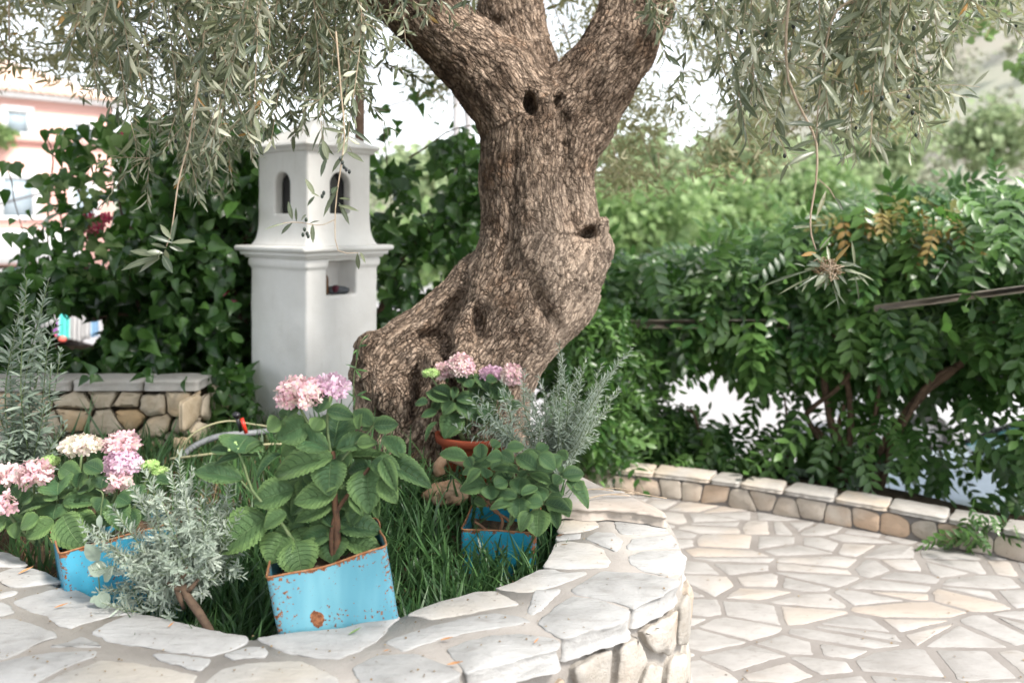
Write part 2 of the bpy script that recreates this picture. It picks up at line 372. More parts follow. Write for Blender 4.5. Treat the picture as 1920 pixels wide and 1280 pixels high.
def hydleaf(name, dark, mid, lime, limeamt):
    """lco = (s -1..1, t 0..1, leaf kind)"""
    g = G(name); lco = g.attr('lco', 'Vector'); sx = g.new('SeparateXYZ'); g.set(sx.inputs[0], lco)
    a = g.math('ABSOLUTE', sx.outputs[0]); t = sx.outputs[1]
    ph = g.math('MULTIPLY', g.math('SUBTRACT', t, g.math('MULTIPLY', g.math('MULTIPLY', a, a), .13)), 8.0)
    ph = g.math('SUBTRACT', ph, g.math('MULTIPLY', a, 1.05))
    fr = g.math('ABSOLUTE', g.math('SUBTRACT', g.math('FRACT', ph), .5)); vein = g.sm(.10, .02, fr)
    midr = g.sm(.055, .015, a); fine = g.sm(.12, .02, g.vor(17, vec=g.vscale(lco, (1, 1.3, 0)), feature='DISTANCE_TO_EDGE'))
    n = g.noise(3, 3, vec=lco)
    edge = g.math('MULTIPLY', g.sm(.45, 1.0, g.math('ADD', a, g.math('MULTIPLY', n, .35))), limeamt, clamp=True)
    r = g.attr('rnd'); k = g.math('MULTIPLY', sx.outputs[2], 1.0)
    e2 = g.math('MAXIMUM', g.math('MULTIPLY', edge, g.math('MULTIPLY_ADD', k, .9, .35)), g.math('MULTIPLY', k, .55), clamp=True)
    body = g.mix(e2, g.mix(r, dark, mid), lime)
    body = g.mix(g.math('MULTIPLY', fine, .28), body, dark)
    vc = g.mix(k, lime, (.045, .11, .05)); body = g.mix(g.math('MULTIPLY', vein, .62), body, g.mix(.6, dark, vc))
    rim = g.sm(.93, .985, a); body = g.mix(g.math('MULTIPLY', rim, .8), body, lime)
    body = g.mix(g.math('MULTIPLY', midr, .55), body, (.22, .33, .15)); sp_ = g.math('MULTIPLY', g.sm(.66, .72, g.noise(6, 3, vec=lco)), g.sm(.35, .8, r)); body = g.mix(g.math('MULTIPLY', sp_, .6), body, (.16, .12, .05))
    geo = g.new('NewGeometry'); body = g.mix(g.math('MULTIPLY', geo.outputs['Backfacing'], .6), body, (.22, .34, .16))
    h = g.math('ADD', g.math('MULTIPLY', vein, -1.0), g.math('ADD', g.math('MULTIPLY', fine, -.35), g.math('MULTIPLY', midr, -.8))); g.bump(h, .9, .004)
    return g.fin(body, g.math('MULTIPLY_ADD', n, .2, .36), .42, .16, g.mix(.5, body, lime))
M['hyd'] = hydleaf('hydrangea_leaf', (.032, .088, .042), (.072, .165, .070), (.25, .40, .13), .85)
def petal(name, a, b, c):
    g = G(name); lco = g.attr('lco', 'Vector'); sx = g.new('SeparateXYZ'); g.set(sx.inputs[0], lco); r = g.attr('rnd')
    col = g.mix(g.sm(.25, .85, r), a, b); col = g.mix(g.sm(.45, .05, sx.outputs[2]), col, c); return g.fin(col, .6, .25, .3)
M['pet_pink'] = petal('pink_petals', (.74, .48, .53), (.76, .62, .58), (.76, .70, .55))
M['pet_lilac'] = petal('lilac_pink_petals', (.70, .47, .60), (.74, .58, .66), (.76, .66, .64))
M['pet_cream'] = petal('cream_petals', (.84, .78, .64), (.84, .70, .66), (.76, .80, .55))
M['pet_green'] = petal('green_buds', (.42, .62, .22), (.60, .72, .36), (.35, .58, .18))
M['pet_bright'] = petal('magenta_bracts', (.80, .08, .20), (.85, .25, .35), (.8, .3, .3))
# painted tin: lco = (around 0..1 , height 0..1, edge closeness)
def tinmat(name, blue, blue2, patch=None):
    g = G(name); lco = g.attr('lco', 'Vector'); sx = g.new('SeparateXYZ'); g.set(sx.inputs[0], lco)
    n = g.noise(150, 4, rough=.6); n2 = g.noise(22, 4); n3 = g.noise(30, 4); v = sx.outputs[1]
    top = g.sm(.955, 1.0, g.math('ADD', v, g.math('MULTIPLY', g.math('SUBTRACT', n3, .5), .22)))
    ed = sx.outputs[2]
    thr = g.math('SUBTRACT', .685, g.math('ADD', g.math('MULTIPLY', top, .26), g.math('ADD', g.math('MULTIPLY', ed, .20), g.math('MULTIPLY', g.sm(.46, .66, n2), .13))))
    f = g.sm(-.01, .02, g.math('SUBTRACT', n, thr))
    if patch:
        dx = g.math('DIVIDE', g.math('SUBTRACT', sx.outputs[0], patch[0]), patch[2]); dv = g.math('DIVIDE', g.math('SUBTRACT', v, patch[1]), patch[3])
        d = g.math('SQRT', g.math('ADD', g.math('MULTIPLY', dx, dx), g.math('MULTIPLY', dv, dv)))
        d = g.math('ADD', d, g.math('MULTIPLY', g.math('SUBTRACT', n3, .5), 2.0)); f = g.math('MAXIMUM', f, g.sm(1.0, .9, d))
    rust = g.mix(g.sm(.35, .65, g.noise(120, 4)), (.13, .042, .015), (.30, .12, .05))
    col = g.mix(f, g.mix(g.sm(.3, .7, g.noise(4, 3, vec=g.vscale(g.pos(), (3, 3, .4)))), blue, blue2), rust)
    g.bump(g.math('ADD', g.math('MULTIPLY', f, .6), g.math('MULTIPLY', g.noise(200, 3), .15)), .5, .002)
    return g.fin(col, g.math('MULTIPLY_ADD', f, .5, .36), .5)
M['tin_a'] = tinmat('pale_blue_paint', (.15, .37, .44), (.085, .27, .35), (.092, .61, .017, .065))
M['tin_b'] = tinmat('bright_blue_paint', (.06, .33, .48), (.03, .24, .37))
M['tin_c'] = tinmat('sky_blue_paint', (.02, .29, .43), (.015, .22, .34))
M['rust'] = simple('rust', (.24, .09, .03), (.36, .19, .10), 90, .85, .1, .6, .002)
M['terra'] = simple('terracotta', (.36, .075, .03), (.26, .05, .02), 12, .75, .05, .2)
M['ochre'] = simple('ochre_rock', (.26, .15, .085), (.40, .28, .19), 18, .8, .2, .7, .01)
M['hose'] = simple('grey_hose', (.22, .23, .24), (.16, .17, .18), 30, .5, .0, .1)
M['hosey'] = simple('yellow_hose', (.38, .36, .20), (.30, .29, .18), 30, .5, .0, .1)
M['redplastic'] = simple('red_plastic', (.65, .04, .02), (.55, .03, .02), 30, .4, 0, .05)
M['blackplastic'] = simple('black_plastic', (.02, .02, .025), (.03, .03, .035), 30, .3, 0, .05)
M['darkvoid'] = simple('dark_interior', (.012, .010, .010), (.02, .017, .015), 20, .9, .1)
g = G('old_glass'); M['glass'] = g.fin((.02, .02, .022), .08, .5)
g = G('window_glass'); M['winglass'] = g.fin(g.mix(g.noise(2, 2), (.35, .42, .46), (.25, .3, .34)), .1, .6)
M['pinkwall'] = simple('pink_render', (.74, .45, .39), (.72, .42, .36), 1, .9, 0, .05)
M['whitepaint'] = simple('white_paint', (.78, .78, .77), (.72, .72, .71), 8, .6, 0, .05)
M['rooftile'] = simple('clay_roof', (.76, .56, .46), (.68, .48, .38), 3, .85, .1, .3)
M['railpaint'] = simple('weathered_rail', (.62, .54, .46), (.46, .38, .31), 9, .8, .05, .2)
M['metal'] = simple('pale_metal', (.34, .33, .33), (.25, .24, .24), 12, .5, .05, .1)
def flat(name, c, rough=.5, metal=0): return simple(name, c, tuple(x * .92 for x in c), 10, rough, .05, .03, metal=metal)
M['carpaint'] = flat('silver_blue_paint', (.42, .50, .56), .25, .3); M['carwhite'] = flat('white_car_paint', (.75, .75, .75), .3)
g = G('car_glass'); M['carglass'] = g.fin((.05, .13, .14), .05, .8)
M['rubber'] = flat('black_rubber', (.02, .02, .02), .7)
M['turq'] = flat('turquoise_cloth', (.12, .65, .58), .8); M['whitecloth'] = flat('white_cloth', (.5, .49, .48), .8); M['bluecloth'] = flat('blue_cloth', (.25, .42, .60), .8)
M['coral'] = flat('coral_plastic', (.85, .16, .12), .5); M['purple'] = flat('purple_cloth', (.35, .14, .40), .8)
M['maroon'] = flat('maroon_cloth', (.10, .02, .035), .8); M['greycloth'] = flat('dark_grey_cloth', (.09, .10, .11), .8); M['amber'] = flat('amber_glass', (.12, .055, .02), .25)

# ------------------------------------------------------------------ polygon stones
def clip(poly, n, c):
    """keep n.p <= c"""
    out = []; m = len(poly)
    for i in range(m):
        a, b = poly[i], poly[(i + 1) % m]; da = n[0] * a[0] + n[1] * a[1] - c; db = n[0] * b[0] + n[1] * b[1] - c
        if da <= 0: out.append(a)
        if (da <= 0) != (db <= 0):
            t = da / (da - db); out.append((a[0] + (b[0] - a[0]) * t, a[1] + (b[1] - a[1]) * t))
    return out
def voronoi_cells(x0, x1, y0, y1, gx, gy, gap, jit=.42, R=None, lim=True, keep=None):
    """jittered grid Voronoi; gap in metres between stones"""
    R = R or random.Random(3); nx = int((x1 - x0) / gx) + 1; ny = max(1, int(round((y1 - y0) / gy)))
    gy = (y1 - y0) / ny; pts = {}
    for i in range(-1, nx + 1):
        for j in range(-1, ny + 1):
            pts[i, j] = (x0 + (i + .5 + (j % 2) * .5 * (ny > 1) + R.uniform(-jit, jit)) * gx, y0 + (j + .5 + R.uniform(-jit, jit)) * gy)
    out = []; asp = gx / gy
    for (i, j), p in pts.items():
        if j < 0 or j >= ny or (keep and not keep(p)): continue
        q = (p[0] / asp, p[1]); poly = [(q[0] - gx, q[1] - gx), (q[0] + gx, q[1] - gx), (q[0] + gx, q[1] + gx), (q[0] - gx, q[1] + gx)]
        for a in (-2, -1, 0, 1, 2):
            for b in (-2, -1, 0, 1, 2):
                if (a or b) and (i + a, j + b) in pts:
                    o = pts[i + a, j + b]; o = (o[0] / asp, o[1]); n = (o[0] - q[0], o[1] - q[1]); L = math.hypot(*n); n = (n[0] / L, n[1] / L)
                    gg = gap * (.5 + R.random() * .9) * (1 if abs(n[1]) > .7 else 1 / (1 + (asp - 1) * .5))
                    poly = clip(poly, n, n[0] * (q[0] + o[0]) / 2 + n[1] * (q[1] + o[1]) / 2 - gg / 2)
                    if len(poly) < 3: break
            if len(poly) < 3: break
        if len(poly) < 3: continue
        poly = [(a * asp, b) for a, b in poly]
        if lim:
            for n, c in (((0, 1), y1 - gap * .4), ((0, -1), -y0 - gap * .4)):
                if len(poly) > 2: poly = clip(poly, n, c)
        if len(poly) >= 3: out.append(poly)
    return out
def smooth_poly(poly, step, amp, seed=0, ch=1, cut=.012):
    p = np.array(poly, float)
    for _ in range(ch):
        q = np.roll(p, -1, 0); L = np.linalg.norm(q - p, axis=1, keepdims=True); r = np.minimum(.22, cut / (L + 1e-9))
        p = np.stack([p + (q - p) * r, q + (p - q) * r], 1).reshape(-1, 2)
    q = np.roll(p, -1, 0); out = []
    for a, b in zip(p, q):
        n = max(1, int(np.linalg.norm(b - a) / step)); out += [a + (b - a) * t for t in np.arange(n) / n]
    o = np.array(out); n3 = np.column_stack([o * 22, np.full(len(o), seed * 3.7)])
    n4 = np.column_stack([o * 70, np.full(len(o), seed * 3.7)])
    return o + amp * np.stack([fbm(n3, 3, 1) + .5 * vnoise(n4, 5), fbm(n3, 3, 2) + .5 * vnoise(n4, 6)], 1)
def area2(p): x, y = p[:, 0], p[:, 1]; return .5 * (x * np.roll(y, -1) - np.roll(x, -1) * y).sum()
def stone(mb, poly, mapf, thick, bev=.006, step=.012, amp=.004, mat=0, rnd=None, seed=0, rough=.0, bottom=True, puff=0, rings=2, cut=.012):
    """mapf(u,v,w)->xyz ; w is height above the seat"""
    o = smooth_poly(poly, step, amp, seed, cut=cut)
    if area2(o) < 0: o = o[::-1]
    if abs(area2(o)) < 4e-4: return
    t = nrm(np.roll(o, -1, 0) - np.roll(o, 1, 0)); nin = np.stack([-t[:, 1], t[:, 0]], 1)
    lay = [(0.0, 0.0)] + [(rough * .5, thick * k / rings) for k in range(1, rings)] + [(0.0, thick - bev), (bev * .35, thick - bev * .3), (bev, thick)]
    V = []; N = len(o); 
    for k, (ins, w) in enumerate(lay):
        p = o + nin * ins
        if rough and k < len(lay) - 2:
            nn = fbm(np.column_stack([o * 28, np.full(N, w * 60 + seed)]), 3, 3); p = p + nin * (nn[:, None] * rough)
        ww = np.full(N, w)
        if k >= len(lay) - 2: ww = ww + bev * .3 * fbm(np.column_stack([o * 30, np.full(N, seed)]), 2, 4)
        V.append(mapf(p[:, 0], p[:, 1], ww))
    c = o.mean(0)
    if puff:                                            # a domed face: three more rings towards the middle
        for s_ in (.72, .4):
            p = c + (o - c) * s_; nn = fbm(np.column_stack([p * 20, np.full(N, seed)]), 3, 8)
            V.append(mapf(p[:, 0], p[:, 1], np.full(N, thick + puff * (1 - s_)) + puff * .9 * nn))
    K = len(V); f = []
    i = np.arange(N); j = (i + 1) % N
    for k in range(K - 1): f.append(np.stack([k * N + i, k * N + j, (k + 1) * N + j, (k + 1) * N + i], 1))
    f = {4: np.concatenate(f)}; f[N if N > 4 else 5] = [list((K - 1) * N + i)]
    mb.add(np.concatenate(V), f, mat, random.random() if rnd is None else rnd)

# ------------------------------------------------------------------ planter curves (world x,y at the coping)
CZ = .65
inn_px = [(1052, 948), (1050, 965), (1047, 987), (1037, 1017), (1020, 1061), (973, 1084), (927, 1102), (847, 1121), (793, 1137), (748, 1153), (690, 1162), (640, 1176), (520, 1187), (480, 1193), (400, 1180), (333, 1164), (248, 1147), (213, 1131), (180, 1119), (140, 1102), (118, 1089), (85, 1072), (55, 1059), (37, 1044), (0, 1032)]
inner = [(-.5, 4.6), (-.22, 3.8), (-.08, 3.3), (.06, 2.95)] + [tuple(onz(x, y, CZ)) for x, y in inn_px] + [(-1.55, 2.45), (-1.75, 2.7), (-1.9, 3.1), (-1.95, 3.6)]
outer = [(-.3, 4.75), (.0, 3.85), (.12, 3.3), (.27, 2.95), (.41, 2.72), (.468, 2.595), (.478, 2.44), (.473, 2.32), (.460, 2.233), (.424, 2.133), (.283, 1.97), (.108, 1.823), (-.09, 1.70), (-.184, 1.636), (-.35, 1.55), (-.6, 1.47), (-.9, 1.42), (-1.2, 1.43), (-1.5, 1.5), (-1.8, 1.68), (-2.05, 1.95), (-2.25, 2.3), (-2.35, 2.8), (-2.4, 3.6)]
def resamp(p, n):
    p = np.array(p); L = np.concatenate([[0], np.cumsum(np.linalg.norm(np.diff(p, axis=0), axis=1))]); t = np.linspace(0, L[-1], n)
    return np.stack([np.interp(t, L, p[:, k]) for k in range(p.shape[1])], 1)
INN = resamp(inner, 260); OUT = resamp(spline([(*p, 0) for p in outer], 120)[:, :2], 260)
def inpoly(pts, poly):
    x, y = pts[:, 0], pts[:, 1]; r = np.zeros(len(pts), bool); j = len(poly) - 1
    for i in range(len(poly)):
        a, b = poly[i], poly[j]; c = ((a[1] > y) != (b[1] > y)) & (x < (b[0] - a[0]) * (y - a[1]) / (b[1] - a[1] + 1e-12) + a[0]); r ^= c; j = i
    return r

# ------------------------------------------------------------------ ground
def soil_z(x, y):
    x = np.asarray(x, float); y = np.asarray(y, float)
    z = .46 + .05 * sstep(2.0, 2.8, y) + .21 * np.exp(-((x + .22) / .62) ** 2 - ((y - 3.15) / .55) ** 2)
    return z + .012 * vnoise(np.stack([x * 7, y * 7, x * 0], 1)) + .02 * vnoise(np.stack([x * 2.3, y * 2.3, x * 0 + 4], 1))
mb = MB(); xs = np.linspace(-9, 1.2, 180); ys = np.linspace(1.3, 6.4, 110)
X, Y = np.meshgrid(xs, ys, indexing='ij'); Z = soil_z(X.ravel(), Y.ravel())
ringp = np.vstack([OUT * .985 + INN * .015, [(-9, 3.6), (-9, 6.4), (.0, 6.4)]])
n0, n1 = X.shape; i, j = np.meshgrid(np.arange(n0 - 1), np.arange(n1 - 1), indexing='ij'); a = (i * n1 + j).ravel()
q = np.stack([a, a + n1, a + n1 + 1, a + 1], 1); pts = np.stack([X.ravel(), Y.ravel()], 1)
ok = inpoly(pts, ringp); q = q[ok[q].all(1)]
mb.add(np.column_stack([pts, Z]), q); tag(mb.build('planter_soil', M['soil']), kind='structure')
# retaining body of the terrace behind, so the soil has a side
mb = MB(); mb.add([(-9, 6.4, .6), (.1, 6.4, .6), (.1, 6.4, -1.32), (-9, 6.4, -1.32), (.1, 4.9, .6), (.1, 4.9, -1.32)], [(0, 1, 2, 3), (1, 4, 5, 2)])
tag(mb.build('terrace_bank', M['soil']), kind='structure')
mb = MB(); mb.add([(-600, 5.2, -1.3), (600, 5.2, -1.3), (600, 900, -1.3), (-600, 900, -1.3)], [(0, 1, 2, 3)])
tag(mb.build('ground', M['road']), kind='structure')

# paving
def path_edge(x):   # front foot of the low wall (world y for x)
    return np.interp(x, [-.3, .41, .8, 1.2, 1.74, 2.3, 3.2, 4.5], [4.95, 4.88, 4.75, 4.58, 4.26, 3.86, 3.1, 1.9])
mb = MB(); g0 = [(x, path_edge(x) + .05) for x in np.linspace(-.3, 4.5, 24)]
base = [(-3, -.8), (4.5, -.8)] + g0[::-1] + [(-.3, 4.2), (-3.0, 1.5)]
mb.add([(x, y, 0) for x, y in base], {len(base): [list(range(len(base)))]}, 0)
R = random.Random(11)
def keep(p): return p[1] < path_edge(p[0]) + .1 and p[1] > .6 and p[0] > -.4 + max(0, 0) and not (p[0] < .15 and p[1] < 2.9)
flat_map = lambda z: (lambda u, v, w: np.stack([u, v, w + z], 1))
cells = voronoi_cells(-.3, 4.4, .6, 5.2, .235, .13, .026, .64, R, False, keep)
for k, c in enumerate(cells):
    ca = np.array(c).mean(0); c2 = c
    for s_ in range(8):                                 # trim at the wall
        pass
    x0 = ca[0]; e0 = float(path_edge(x0)); sl = (float(path_edge(x0 + .1)) - e0) / .1; L = math.hypot(sl, 1)
    c2 = clip(c, (-sl / L, 1 / L), (e0 - sl * x0) / L - .006)
    if len(c2) < 3: continue
    stone(mb, c2, flat_map(-.0082), .010, .0018, .011, .0055, 1, R.random(), k, cut=.005)
tag(mb.build('paving', [M['mortar_pave'], M['pave']]), kind='structure')
mb = MB(); addv = [(x, path_edge(x) + .05, 0) for x in np.linspace(-.3, 4.5, 24)] + [(x, path_edge(x) + .05, -1.32) for x in np.linspace(-.3, 4.5, 24)]
# narrow soil bed behind the low wall
bed = MB(); nb = 40; xx = np.linspace(-.3, 4.6, nb); rows = []
for off, z in ((.02, .06), (.25, .08), (.7, .04), (1.0, -.25), (1.25, -1.32)):
    rows.append(np.stack([xx, path_edge(xx) + .05 + off, np.full(nb, z) + .012 * np.sin(xx * 9 + off * 20)], 1))
v = np.concatenate(rows); f = np.array([[r * nb + i, r * nb + i + 1, (r + 1) * nb + i + 1, (r + 1) * nb + i] for r in range(4) for i in range(nb - 1)])
bed.add(v, f); tag(bed.build('hedge_bed', M['soil']), kind='structure')

# ------------------------------------------------------------------ planter wall
pw = thing('planter_wall', 'curved rubble planter wall topped with large white flagstones in the foreground', 'stone wall', (.3, 1.9, 0))
mb = MB(); n = len(INN); zt = CZ - .0028
IN2 = INN * .97 + OUT * .03; OU2 = OUT * .965 + INN * .035
v = np.concatenate([np.column_stack([IN2, np.full(n, .40)]), np.column_stack([IN2, np.full(n, zt)]), np.column_stack([OU2, np.full(n, zt)]), np.column_stack([OU2, np.full(n, zt - .012)]), np.column_stack([OU2 * .98 + INN * .02, np.full(n, -.01)])])
i = np.arange(n - 1); f = np.concatenate([np.stack([k * n + i, k * n + i + 1, (k + 1) * n + i + 1, (k + 1) * n + i], 1) for k in range(4)])
mb.add(v, f); mb.build('mortar', M['mortar'], pw)
def Lz(pts): return [(x / 3, 854 + y / 3) for x, y in pts]
def Rz(pts): return [(640 + x / 3, 854 + y / 3) for x, y in pts]
caps_px = [
 Lz([(-160, 500), (0, 535), (60, 550), (110, 572), (165, 612), (100, 622), (0, 618), (-120, 600)]),
 Lz([(0, 655), (70, 630), (190, 628), (260, 655), (355, 705), (290, 720), (120, 737), (40, 730), (0, 705), (-60, 690)]),
 Lz([(-30, 780), (0, 770), (60, 752), (110, 757), (80, 780), (0, 803), (-40, 805)]),
 Lz([(70, 812), (140, 790), (350, 732), (420, 745), (540, 795), (640, 830), (740, 880), (600, 905), (400, 965), (350, 960), (270, 900), (120, 850)]),
 Lz([(-140, 830), (0, 825), (50, 840), (95, 880), (40, 900), (0, 905), (-160, 900)]),
 Lz([(-180, 930), (0, 915), (80, 915), (200, 950), (300, 985), (325, 1020), (190, 1065), (100, 1110), (0, 1145), (-160, 1130)]),
 Lz([(280, 1065), (380, 1040), (460, 1010), (530, 1045), (580, 1070), (490, 1072)]),
 Lz([(510, 995), (590, 940), (745, 880), (860, 895), (1000, 930), (1200, 978), (1390, 1012), (1385, 1050), (1300, 1090), (1180, 1120), (1060, 1110), (860, 1085), (740, 1060), (600, 1030)]),
 Lz([(-80, 1180), (0, 1155), (140, 1120), (330, 1095), (550, 1090), (540, 1120), (420, 1160), (300, 1220), (200, 1285), (30, 1300), (-60, 1260)]),
 Lz([(210, 1300), (330, 1230), (560, 1145), (680, 1150), (900, 1185), (1110, 1225), (1100, 1255), (1050, 1330), (900, 1420), (500, 1440), (260, 1380)]),
 Lz([(860, 1115), (940, 1108), (1190, 1140), (1150, 1195), (1120, 1210), (900, 1150)]),
 Lz([(1250, 1115), (1400, 1065), (1490, 1070), (1515, 1100), (1470, 1130), (1300, 1150)]),
 Lz([(1440, 1020), (1560, 1000), (1920, 965), (2070, 925), (2245, 898), (2190, 950), (2140, 1030), (2050, 1075), (1915, 1140), (1700, 1125), (1600, 1105), (1520, 1060)]),
 Lz([(1130, 1290), (1180, 1240), (1250, 1190), (1400, 1160), (1700, 1145), (1800, 1190), (1900, 1240), (1920, 1300), (1850, 1400), (1500, 1450), (1200, 1400)]),
 Rz([(240, 1045), (330, 1010), (520, 950), (700, 905), (850, 880), (980, 890), (1070, 930), (940, 955), (700, 990), (580, 1020), (450, 1060), (360, 1095)]),
 Rz([(365, 895), (460, 850), (620, 800), (780, 760), (860, 755), (1000, 830), (990, 840), (760, 880), (520, 915), (430, 905)]),
 Rz([(860, 745), (1000, 690), (1120, 635), (1200, 635), (1240, 655), (1380, 648), (1390, 665), (1230, 715), (1110, 755), (1050, 765), (900, 750)]),
 Rz([(1050, 875), (1090, 750), (1235, 745), (1180, 810), (1080, 895)]),
 Rz([(1140, 620), (1200, 490), (1250, 475), (1400, 490), (1470, 520), (1515, 590), (1500, 620), (1440, 632), (1200, 630)]),
 Rz([(1215, 420), (1240, 365), (1420, 350), (1455, 395), (1350, 430), (1225, 438)]),
 Rz([(1205, 446), (1350, 437), (1355, 460), (1300, 470), (1200, 475)]),
 Rz([(1370, 460), (1430, 425), (1530, 430), (1590, 480), (1560, 530), (1540, 538), (1450, 500)]),
 Rz([(1525, 345), (1770, 338), (1840, 430), (1700, 440), (1570, 440), (1540, 400)]),
 Rz([(1605, 500), (1640, 460), (1855, 438), (1905, 515), (1700, 520), (1610, 522)]),
 Rz([(1610, 560), (1700, 530), (1915, 526), (1940, 590), (1915, 650), (1840, 675), (1700, 650), (1620, 600)]),
 Rz([(1290, 750), (1400, 680), (1470, 645), (1700, 658), (1850, 684), (1900, 690), (1895, 720), (1800, 790), (1640, 858), (1500, 812), (1320, 775)]),
 Rz([(1105, 940), (1200, 850), (1300, 790), (1450, 805), (1630, 872), (1610, 920), (1240, 1032), (1140, 970)]),
 Rz([(580, 1085), (700, 1040), (850, 1000), (1000, 995), (1180, 1020), (1238, 1048), (1225, 1085), (700, 1218), (650, 1160)]),
 Rz([(55, 1195), (200, 1120), (420, 1110), (560, 1165), (680, 1218), (660, 1240), (450, 1310), (130, 1330)]),
 Lz([(-180, 1260), (-60, 1290), (30, 1320), (150, 1400), (-100, 1480), (-300, 1360)]),
 Lz([(120, 1400), (500, 1455), (900, 1440), (800, 1540), (300, 1560)]),
 Lz([(940, 1435), (1100, 1350), (1180, 1420), (1480, 1465), (1840, 1415), (1600, 1540), (1000, 1570)]),
 Lz([(-330, 560), (-180, 610), (-60, 640), (-40, 700), (-170, 780), (-420, 700)]),
 Lz([(-420, 740), (-190, 800), (-170, 890), (-420, 880), (-560, 800)]),
]
mb = MB(); R = random.Random(5)
for k, pl in enumerate(caps_px):
    w = [tuple(onz(x, y, CZ)) for x, y in pl]
    stone(mb, w, flat_map(CZ - .048), .048 + R.uniform(-.0008, .0012), .0035, .008, .0045, 0, R.random(), k, .010, rings=5, cut=.005)
mb.build('capstone', M['cap'], pw)
# rubble stones on the outer face
OL = np.concatenate([[0], np.cumsum(np.linalg.norm(np.diff(OU2, axis=0), axis=1))])
def omap(u, v, w):
    x = np.interp(u, OL, OU2[:, 0]); y = np.interp(u, OL, OU2[:, 1]); e = .02
    tx = np.interp(u + e, OL, OU2[:, 0]) - np.interp(u - e, OL, OU2[:, 0]); ty = np.interp(u + e, OL, OU2[:, 1]) - np.interp(u - e, OL, OU2[:, 1])
    L = np.hypot(tx, ty) + 1e-9; nx, ny = -ty / L, tx / L
    return np.stack([x + nx * (w - .004), y + ny * (w - .004), v], 1)
mb = MB(); R = random.Random(21)
for k, c in enumerate(voronoi_cells(.9, OL[-1], .02, CZ - .055, .125, .12, .024, .44, R)):
    c = [(a, b) for a, b in c]
    stone(mb, c[::-1], omap, .016 + R.uniform(0, .012), .007, .012, .007, 0, R.random(), k, .006, puff=.009, cut=.007)
mb.build('face_stone', M['rubble'], pw)
# raised ledge slab across the far end of the coping
mb = MB()
lp = [(1040, 955), (1067, 951), (1100, 957), (1140, 954), (1200, 960), (1253, 969), (1246, 958), (1213, 941), (1173, 921), (1120, 912), (1083, 908), (1045, 915)]
w = [tuple(onz(x, y, .684)) for x, y in lp]
stone(mb, w, flat_map(CZ + .002), .034, .008, .008, .004, 0, .95, 77, .008, rings=4)
tag(mb.build('ledge_slab', M['pave'], loc=(.25, 2.65, CZ)), 'thick rough slab laid across the far end of the planter coping', 'stone slab')

# ------------------------------------------------------------------ low wall along the path
lw = thing('path_wall', 'low curved wall of square honey stones with pale coping along the paved path', 'stone wall', (1.7, 4.3, 0))
px_ = np.linspace(-.3, 4.5, 200); PE = np.stack([px_, path_edge(px_)], 1); PE = resamp(spline([(*p, 0) for p in PE[::12]], 100)[:, :2], 220)
PL = np.concatenate([[0], np.cumsum(np.linalg.norm(np.diff(PE, axis=0), axis=1))])
def pmap(base):
    def f(u, v, w):
        x = np.interp(u, PL, PE[:, 0]); y = np.interp(u, PL, PE[:, 1]); e = .03
        tx = np.interp(u + e, PL, PE[:, 0]) - np.interp(u - e, PL, PE[:, 0]); ty = np.interp(u + e, PL, PE[:, 1]) - np.interp(u - e, PL, PE[:, 1]); L = np.hypot(tx, ty) + 1e-9
        nx, ny = ty / L, -tx / L
        return (np.stack([x + nx * w, y + ny * w, v], 1) if base == 'face' else np.stack([x - nx * v, y - ny * v, w + .118], 1))
    return f
mb = MB(); n = len(PE); q = nrm(np.gradient(PE, axis=0)); nn = np.stack([-q[:, 1], q[:, 0]], 1)
v = np.concatenate([np.column_stack([PE, np.full(n, -.02)]), np.column_stack([PE, np.full(n, .117)]), np.column_stack([PE + nn * .15, np.full(n, .117)]), np.column_stack([PE + nn * .15, np.full(n, -.02)])])
i = np.arange(n - 1); f = np.concatenate([np.stack([k * n + i, k * n + i + 1, (k + 1) * n + i + 1, (k + 1) * n + i], 1) for k in range(3)]); mb.add(v, f)
mb.build('mortar', M['mortar_pave'], lw)
mb = MB(); R = random.Random(9)
for k, c in enumerate(voronoi_cells(.02, PL[-1] - .05, .0, .112, .125, .11, .006, .20, R)):
    stone(mb, c, pmap('face'), .006 + R.uniform(0, .006), .004, .014, .003, 0, R.random(), k, .002)
mb.build('face_stone', M['pathstone'], lw)
mb = MB()
s = 0.02
k = 0
while s < PL[-1] - .3:
    L = R.uniform(.16, .34); c = [(s, -.018 + R.uniform(-.004, .004)), (s + L - .006, -.018 + R.uniform(-.004, .004)), (s + L - .006 + R.uniform(-.02, .02), .16), (s + R.uniform(-.02, .02) + .01, .16)]
    stone(mb, c, pmap('top'), .022 + R.uniform(-.002, .002), .006, .014, .006, 0, R.random(), k + 200, .004, rings=3); s += L; k += 1
mb.build('coping', M['pathcap'], lw)

# ------------------------------------------------------------------ rubble wall at the left
YL = 3.8; xl, xr = -3.1, (372 - 960) / F * YL; ztop = CAMZ - (712 - HY) / F * YL
rw = thing('rubble_wall', 'short tan rubble wall with squared coping beside the white shrine', 'stone wall', ((xl + xr) / 2, YL, .55))
mb = MB(); box(mb, ((xl + xr) / 2, YL + .085, (ztop - .045 + .3) / 2), (xr - xl - .02, .13, ztop - .045 - .3), bev=.01); mb.build('mortar', M['mortar_dark'], rw)
mb = MB(); R = random.Random(31); fm = lambda u, v, w: np.stack([u, YL + .02 - w, v], 1)
for k, c in enumerate(voronoi_cells(xl, xr, .40, ztop - .05, .125, .105, .010, .48, R)):
    c = clip(clip(c, (1, 0), xr), (-1, 0), -xl)
    if len(c) >= 3: stone(mb, c, fm, .014 + R.uniform(0, .02), .010, .014, .008, 0, R.random(), k + 50, .003, puff=.008, cut=.006)
fe = lambda u, v, w: np.stack([xr - .01 + w, YL + .02 + u, v], 1)
